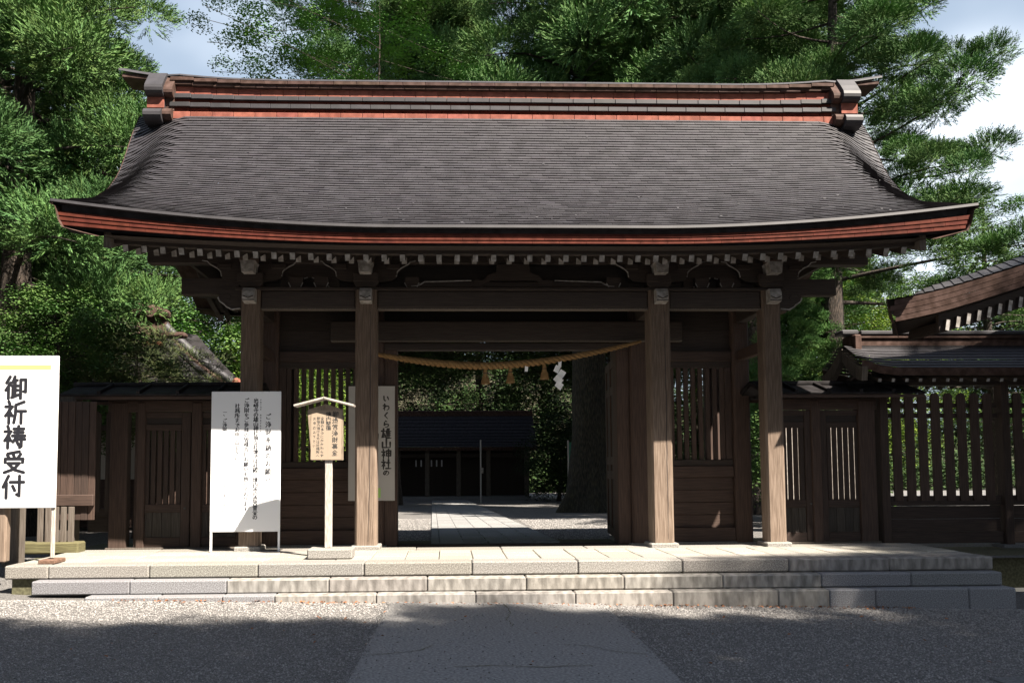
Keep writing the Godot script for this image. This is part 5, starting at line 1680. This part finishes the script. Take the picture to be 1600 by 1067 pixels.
func clumps() -> void:
	for k in 3:
		CLUMP["cedar%d" % k] = needle_clump("cedar leaf", 500 + k)
		CLUMP["pine%d" % k] = needle_clump("pine leaf", 520 + k, 90, 16, 0.6, 0.8)
		CLUMP["maple%d" % k] = leaf_clump("maple leaf", 540 + k)
		CLUMP["bright%d" % k] = leaf_clump("bright leaf", 560 + k, 240, 0.055, 0.26)
		CLUMP["deep%d" % k] = leaf_clump("deep leaf", 580 + k, 200, 0.075, 0.36)

# a tree: trunk and limbs as one tapered mesh, the crown as three sets of leaf clumps
func tree(called: String, label: String, category: String, base: Vector3, opt: Dictionary, group := "") -> void:
	rng.seed = opt.get("seed", 1)
	var o := thing(called, label, category, base, group)
	var h: float = opt.h
	var r0: float = opt.get("r", 0.3)
	var y0: float = opt.get("from", h * 0.3)
	var kind: String = opt.leaf
	var size: float = opt.get("clump", 0.9)
	var n: int = opt.n
	var reach: float = opt.reach
	var droop: float = opt.get("droop", 0.12)
	var bark: String = opt.get("bark", "bark")
	var lean: Vector3 = opt.get("lean", Vector3.ZERO)
	var tb := MB.new()
	var tp := PackedVector3Array()
	var tr := PackedFloat32Array()
	var steps := 12
	for i in steps + 1:
		var t := float(i) / steps
		tp.append(Vector3(0.12 * sin(t * 5.0 + base.x), h * t - 0.15, 0.12 * cos(t * 4.0 + base.z)) + lean * t)
		tr.append(r0 * (pow(1.0 - t, 0.8) * 0.92 + 0.03) * (1.0 + (opt.get("flare", 0.5) * exp(-t * h / 0.9))))
	tb.tube(tp, tr, 14)
	var sets: Array = [[], [], []]
	var bias: Variant = opt.get("toward", null)
	for i in n:
		var t := clampf((i + rf(0.0, 1.0)) / n, 0.0, 1.0)
		var y := lerpf(y0, h * 0.985, t)
		var az := i * 2.39996 + rf(-0.4, 0.4)
		var dir := Vector3(cos(az), 0, sin(az))
		if bias != null and rng.randf() < opt.get("bias", 0.55): dir = (dir * 0.6 + bias).normalized()
		var shape: float = pow(1.0 - t, opt.get("taper", 0.7)) if opt.get("cone", true) else sqrt(maxf(0.05, 1.0 - pow(2.0 * t - 0.9, 2.0)))
		var ln := reach * shape * rf(0.72, 1.12) + 0.3
		var stem := tp[mini(steps, int(y / h * steps))]
		var p0 := Vector3(stem.x, y, stem.z)
		var pts := PackedVector3Array()
		var rad := PackedFloat32Array()
		var segs := 5
		var wob := rdir() * 0.08 * ln
		for k in segs + 1:
			var q := float(k) / segs
			pts.append(p0 + dir * ln * q + Vector3(0, ln * (opt.get("lift", 0.15) * q - droop * q * q * 1.6), 0) + wob * sin(q * PI))
			rad.append(maxf(0.008, r0 * 0.16 * (1.0 - 0.85 * q) * lerpf(1.0, 0.4, t)))
		tb.tube(pts, rad, 5, false)
		var count := maxi(2, int(ln / (size * opt.get("gap", 0.55))))
		for k in count:
			var q: float = lerpf(opt.get("bare", 0.30), 1.03, (k + rf(0.0, 0.8)) / count)
			var c := p0 + dir * ln * q + Vector3(0, ln * (opt.get("lift", 0.15) * q - droop * q * q * 1.6), 0)
			c += dir.cross(Vector3.UP) * rf(-0.45, 0.45) * size * (1.4 - q * 0.6) + Vector3(0, rf(-0.2, 0.3) * size, 0)
			var sc := size * rf(0.75, 1.3)
			var bs := Basis(Vector3.UP, rf(0, TAU)) * Basis(Vector3(1, 0, 0), rf(-0.35, 0.35))
			sets[rng.randi() % 3].append(Transform3D(bs.scaled(Vector3(sc, sc * rf(0.8, 1.25), sc)), c))
	if opt.get("lobes", 0.0) > 0.0: part(o, "root_flare", lobed_trunk(r0, 9.0, opt.lobes))
	part(o, "trunk", tb.done(M[bark]))
	for k in 3:
		var ts: Array[Transform3D] = []
		for t in sets[k]: ts.append(t)
		if ts.is_empty(): continue
		var mi := multi(CLUMP["%s%d" % [kind, k]], ts, opt.get("lo", 0.75), opt.get("hi", 1.25), 0.08)
		mi.name = "crown"
		mi.set_meta("kind", "stuff")
		o.add_child(mi, true)

# the lower stem of a very old cedar: ridged, buttressed, with moss on its weather side
func lobed_trunk(r0: float, h: float, lobes: float) -> ArrayMesh:
	var f := FastNoiseLite.new()
	f.seed = 9
	f.frequency = 0.9
	var b := MB.new()
	var grid := []
	var cols := []
	for i in 46:
		var y := h * pow(i / 45.0, 1.5) - 0.2
		var row := []
		for k in 73:
			var th := TAU * k / 72.0
			var low := exp(-maxf(y, 0.0) / 1.1)
			var r := r0 * (1.06 - 0.03 * y) * (1.0 + 0.62 * low) + lobes * low * pow(0.5 + 0.5 * sin(th * 5.0 + 0.7 * sin(y)), 2.0)
			r += 0.022 * sin(th * 29.0 + 3.0 * f.get_noise_2d(y * 2.0, sin(th) * 3.0)) + 0.05 * f.get_noise_3d(cos(th) * 2.0, y * 0.8, sin(th) * 2.0)
			row.append(Vector3(cos(th) * r, y, sin(th) * r))
		grid.append(row)
	b.sheet(grid, false)
	for i in b.v.size():
		var p := b.v[i]
		var k := smoothstep(0.02, 0.30, f.get_noise_3d(p.x * 1.6 + 7.0, p.y * 0.9, p.z * 1.6)) * smoothstep(6.5, 1.0, p.y)
		b.c[i] = Color.WHITE.lerp(Color(2.3, 3.2, 0.7), k)
	return b.done(M["mossy bark"])

func build_trees() -> void:
	clumps()
	var C := "tall cedars behind the gate"
	tree("cedar_tree", "big dark cedar filling the upper left corner beside the gate roof", "cedar tree", Vector3(-10.0, -0.2, -6.0), {"h": 17.0, "r": 0.42, "from": 5.0, "n": 66, "reach": 3.5, "leaf": "cedar", "clump": 1.65, "seed": 11, "taper": 0.35, "gap": 0.6}, C)
	tree("cedar_tree", "cedar behind the big left one, its top just showing past the roof's left end", "cedar tree", Vector3(-14.0, -0.3, -12.0), {"h": 22.0, "r": 0.5, "from": 2.0, "n": 80, "reach": 4.4, "leaf": "cedar", "clump": 1.9, "seed": 12, "taper": 0.45, "gap": 0.55}, C)
	tree("cedar_tree", "tall cedar rising behind the left half of the gate roof's ridge", "cedar tree", Vector3(-4.1, -0.7, -30.0), {"toward": Vector3(1, 0, 0.25), "bias": 0.85, "h": 38.0, "r": 0.6, "from": 17.0, "n": 130, "reach": 6.2, "leaf": "cedar", "clump": 2.5, "seed": 13, "taper": 0.5, "gap": 0.5}, C)
	tree("cedar_tree", "huge cedar with a mossy flared trunk standing right of the inner path", "cedar tree", Vector3(4.15, -0.45, -17.6), {"h": 33.0, "r": 0.60, "flare": 0.6, "lobes": 0.34, "from": 10.0, "n": 90, "reach": 5.0, "leaf": "cedar", "clump": 2.3, "seed": 14, "taper": 0.5, "bark": "mossy bark", "gap": 0.5}, C)
	tree("cedar_tree", "tall cedar behind the right half of the gate roof's ridge", "cedar tree", Vector3(8.6, -0.4, -14.5), {"h": 27.0, "r": 0.6, "from": 7.0, "n": 80, "reach": 4.4, "leaf": "cedar", "clump": 2.0, "seed": 15, "taper": 0.5, "gap": 0.5}, C)
	tree("cedar_tree", "open-branched conifer reaching out into the sky right of the gate roof", "cedar tree", Vector3(9.3, -0.3, -9.5), {"h": 17.0, "r": 0.4, "from": 5.6, "n": 56, "reach": 4.6, "leaf": "cedar", "clump": 1.25, "seed": 16, "taper": 0.4, "bare": 0.45, "gap": 0.62, "lift": 0.1, "droop": 0.06}, C)
	tree("maple_tree", "spreading broadleaf tree whose thin branches cross the sky above the roof's left half", "maple tree", Vector3(-3.15, -0.4, -13.5), {"toward": Vector3(-1, 0, 0.2), "bias": 0.6, "h": 16.4, "r": 0.12, "from": 11.6, "n": 22, "reach": 6.2, "leaf": "maple", "clump": 0.95, "seed": 17, "cone": false, "lift": 0.02, "droop": 0.03, "bare": 0.06, "gap": 0.85})
	tree("maple_tree", "bright yellow-green tree between the gate and the right pavilion roof", "maple tree", Vector3(12.6, -0.5, -17.0), {"h": 9.6, "r": 0.25, "from": 1.5, "n": 75, "reach": 3.9, "leaf": "bright", "clump": 1.1, "seed": 18, "cone": false, "gap": 0.55, "lift": 0.2})
	tree("cedar_tree", "young bright cedar showing in the gap right of the gate's corner post", "cedar tree", Vector3(8.3, -0.3, -9.8), {"h": 6.6, "r": 0.14, "from": 0.8, "n": 70, "reach": 1.75, "leaf": "cedar", "clump": 0.8, "seed": 19, "lo": 1.1, "hi": 1.7, "gap": 0.5})
	tree("broadleaf_tree", "leafy tree above the pavilion roof at the right edge", "broadleaf tree", Vector3(20.5, -0.5, -20.0), {"h": 12.5, "r": 0.3, "from": 3.0, "n": 60, "reach": 4.2, "leaf": "maple", "clump": 1.2, "seed": 20, "cone": false, "gap": 0.7, "bare": 0.4})
	tree("broadleaf_tree", "rounded green bush behind the low gate right of the main gate", "shrub", Vector3(7.3, -0.2, -7.0), {"h": 2.9, "r": 0.08, "from": 0.3, "n": 34, "reach": 1.5, "leaf": "deep", "clump": 0.8, "seed": 31, "cone": false, "lo": 1.2, "hi": 2.2})
	tree("broadleaf_tree", "bright leafy tree behind the hall's scrolled ridge left of the gate", "broadleaf tree", Vector3(-7.6, -0.3, -13.0), {"h": 8.4, "r": 0.2, "from": 1.2, "n": 90, "reach": 3.0, "leaf": "maple", "clump": 1.1, "seed": 21, "cone": false, "lo": 0.9, "hi": 1.6})
	tree("broadleaf_tree", "fresh green tree seen under the roof's left rear eave beside the corner post", "broadleaf tree", Vector3(-5.2, -0.25, -11.0), {"h": 5.6, "r": 0.14, "from": 0.8, "n": 60, "reach": 1.7, "leaf": "bright", "clump": 0.85, "seed": 22, "cone": false, "lo": 0.7, "hi": 1.2})
	tree("maple_tree", "low spreading maple with shiny leaves over the board fence at the left", "maple tree", Vector3(-8.1, -0.15, -3.6), {"h": 4.5, "r": 0.10, "from": 1.9, "n": 58, "reach": 1.7, "leaf": "maple", "clump": 0.72, "seed": 23, "cone": false, "lift": 0.05, "lo": 0.65, "hi": 1.2})
	tree("pine_tree", "grey-green garden pine over the left side gate's roof", "pine tree", Vector3(-6.95, -0.2, -4.7), {"h": 3.95, "r": 0.10, "from": 1.8, "n": 60, "reach": 1.65, "leaf": "pine", "clump": 0.6, "seed": 24, "cone": false, "lift": 0.12, "lo": 0.9, "hi": 1.5})
	tree("cedar_tree", "sunlit cedar low behind the maple at the left edge", "cedar tree", Vector3(-11.4, -0.2, -9.5), {"h": 7.4, "r": 0.16, "from": 1.0, "n": 70, "reach": 2.3, "leaf": "cedar", "clump": 0.95, "seed": 25, "lo": 1.1, "hi": 1.8, "cone": false}, C)
	for q in [[12.0, -25.0, 31.0, "tall cedar second from the right beyond the gate roof"], [16.5, -31.0, 31.0, "farthest tall cedar beyond the right end of the gate roof"], [7.4, -29.0, 32.0, "tall cedar behind the huge mossy one"]]:
		tree("cedar_tree", q[3], "cedar tree", Vector3(q[0], inner_y(q[1]), q[1]), {"h": q[2], "r": 0.55, "from": 9.0, "n": 90, "reach": 4.8, "leaf": "cedar", "clump": 2.5, "seed": 40 + int(q[0]), "taper": 0.5, "gap": 0.6}, C)
	# the wood that closes the precinct
	var far := [[-27.0, -30.0, 17.0], [-20.0, -38.0, 19.0], [-13.0, -46.0, 20.0], [-5.5, -52.0, 22.0], [1.5, -50.0, 20.0], [8.5, -48.0, 21.0], [15.5, -42.0, 19.0], [22.0, -36.0, 13.0], [-4.5, -30.0, 16.0], [7.5, -33.0, 17.0], [31.0, -33.0, 11.0], [-17.0, -22.0, 15.0]]
	var say := ["farthest left in the wood behind the left cedars", "second from the left in the wood behind the hall", "left of the worship hall's roof", "directly behind the worship hall's left half", "behind the middle of the worship hall", "behind the mossy trunk", "behind the right side gate", "behind the bright yellow-green tree", "overhanging the left side of the inner path", "overhanging the green sheet fence", "low at the far right beyond the pavilion", "behind the big left cedar"]
	for i in far.size():
		var f: Array = far[i]
		tree("broadleaf_tree", "dark broadleaf tree " + say[i], "broadleaf tree", Vector3(f[0], inner_y(f[1]), f[1]), {"h": f[2], "r": 0.4, "from": 1.6 if f[1] < -34.0 else (6.5 if i in [8, 9] else 3.4), "n": 150 if i in [8, 9] else 95, "reach": 8.0 if i in [8, 9] else 5.2, "leaf": "deep", "clump": 2.0, "seed": 60 + i, "cone": false, "gap": 0.55, "lo": 0.7, "hi": 1.4}, "trees of the wood behind the precinct")
	for q in [[-2.0, -46.5], [3.0, -45.5], [8.0, -41.0], [-9.0, -38.0], [11.0, -36.0], [5.6, -36.5]]:
		tree("shrub", ["dark undergrowth shrub left behind the worship hall", "dark undergrowth shrub right behind the worship hall", "dark shrub right of the worship hall", "dark shrub left of the worship hall", "dark shrub beyond the end of the green fence", "dark shrub between the thin pole and the mossy trunk"][[-2.0, 3.0, 8.0, -9.0, 11.0, 5.6].find(q[0])], "shrub", Vector3(q[0], inner_y(q[1]), q[1]), {"h": 4.5, "r": 0.12, "from": 0.3, "n": 40, "reach": 2.4, "leaf": "deep", "clump": 1.4, "seed": 90 + int(q[0]), "cone": false, "lo": 0.6, "hi": 1.1}, "undergrowth round the worship hall")
	shade_trees()
	surround()

# trees across the forecourt behind the viewer; they shade the gravel up to the steps
func shade_trees() -> void:
	rng.seed = 777
	var rows := [[4.8, 2.6, "left of the viewer's right shoulder"], [8.0, 2.55, "straight behind the viewer's right"], [11.2, 2.3, "next to the right"], [14.2, 2.75, "further right"], [18.3, 0.6, "at the right end of the row"], [21.5, -0.2, "last of the row on the right"], [1.4, 3.4, "at the left end of the row"]]
	for f in rows:
		var o := thing("shade_tree", "tall shade tree across the forecourt, " + f[2], "shade tree", Vector3(f[0], -0.6, 14.6), "shade trees across the forecourt")
		var tb := MB.new()
		tb.tube(PackedVector3Array([Vector3(0, 0, 0), Vector3(0.1, 6, 0), Vector3(0, 13, 0.1), Vector3(0, 16.5, 0)]), PackedFloat32Array([0.45, 0.36, 0.2, 0.05]), 10)
		part(o, "trunk", tb.done(M["bark"]))
		var ts: Array[Transform3D] = []
		for i in 330:
			var p := Vector3(rf(-2.0, 2.0), 0, rf(-1.5, 1.5))
			var zw := 14.6 + p.z
			var gx: float = f[0] + p.x - (zw - 2.3)
			var zb: float = f[1] + 0.14 * sin(gx * 2.1) + 0.10 * sin(gx * 5.3 + 1.0) + rf(-0.05, 0.25) + (0.45 if gx < -1.8 else 0.0) - (0.35 if gx > -1.4 and gx < 0.9 else 0.0)
			var top := -0.45 + 1.69 * (zw - zb) - 0.35
			var y := lerpf(6.0, top, pow(rng.randf(), 0.55))
			var sc := rf(0.8, 1.5)
			if y + sc * 0.35 > top: sc *= 0.55
			ts.append(Transform3D(Basis(Vector3.UP, rf(0, TAU)).scaled(Vector3(sc, sc, sc)), Vector3(p.x, y + 0.6, p.z)))
		var mi := multi(CLUMP["deep%d" % (int(f[0]) % 3)], ts)
		mi.name = "crown"
		mi.set_meta("kind", "stuff")
		o.add_child(mi, true)

# trees added to the wood round the forecourt to cut sky light, and the wooded slope behind the precinct
func surround() -> void:
	var spots := [[-16.0, 3.0, 15.0, "left of the forecourt nearest the gate"], [-15.0, 10.0, 17.0, "left of the forecourt beside the viewer"], [-12.0, 17.0, 18.0, "behind the viewer's left shoulder"], [-5.0, 20.0, 19.0, "straight behind the viewer"], [18.0, 2.5, 13.0, "right of the forecourt beyond the pavilion"], [17.5, -5.0, 13.0, "right of the precinct behind the pavilion"], [-21.0, -6.0, 15.0, "far left behind the big cedars"], [19.8, 13.0, 25.0, "right of the viewer"]]
	for i in spots.size():
		var f: Array = spots[i]
		tree("shade_tree", "broad dark tree added to the surrounding wood, " + f[3], "shade tree", Vector3(f[0], -0.5, f[1]), {"h": f[2], "r": 0.4, "from": 2.0, "n": 120 if i == 7 else 75, "reach": 3.6 if i == 7 else 4.4, "leaf": "deep", "clump": 2.0, "seed": 130 + i, "cone": false, "gap": 0.55}, "trees of the wood round the forecourt")
	var b := MB.new()
	var grid := []
	for j in 8:
		var row := []
		for i in 25:
			var x := -130.0 + 260.0 * i / 24.0
			var t := j / 7.0
			var hh := 12.0 * exp(-pow((x + 6.0) / 40.0, 2.0)) + 5.0
			row.append(Vector3(x, -1.4 + hh * smoothstep(0.0, 1.0, t), -58.0 - 40.0 * t))
		grid.append(row)
	b.sheet(grid, false)
	var o := solo("hill", b.done(M["soil"]), "dark wooded slope rising behind the precinct", "hill")
	o.set_meta("kind", "structure")
	rng.seed = 321
	scatter("far_wood", CLUMP["deep1"], "mass of dark trees covering the slope behind the precinct", "wood", 2600, func() -> Variant:
		var x := rf(-95.0, 100.0)
		var t := pow(rng.randf(), 1.4)
		var hh := 12.0 * exp(-pow((x + 6.0) / 40.0, 2.0)) + 5.0
		var s := rf(3.0, 5.5)
		return Transform3D(Basis(Vector3.UP, rf(0, TAU)).scaled(Vector3(s, s * 1.1, s)), Vector3(x, -1.4 + hh * smoothstep(0.0, 1.0, t) + rf(-0.5, 2.0), -58.0 - 40.0 * t)), 0.6, 1.3)
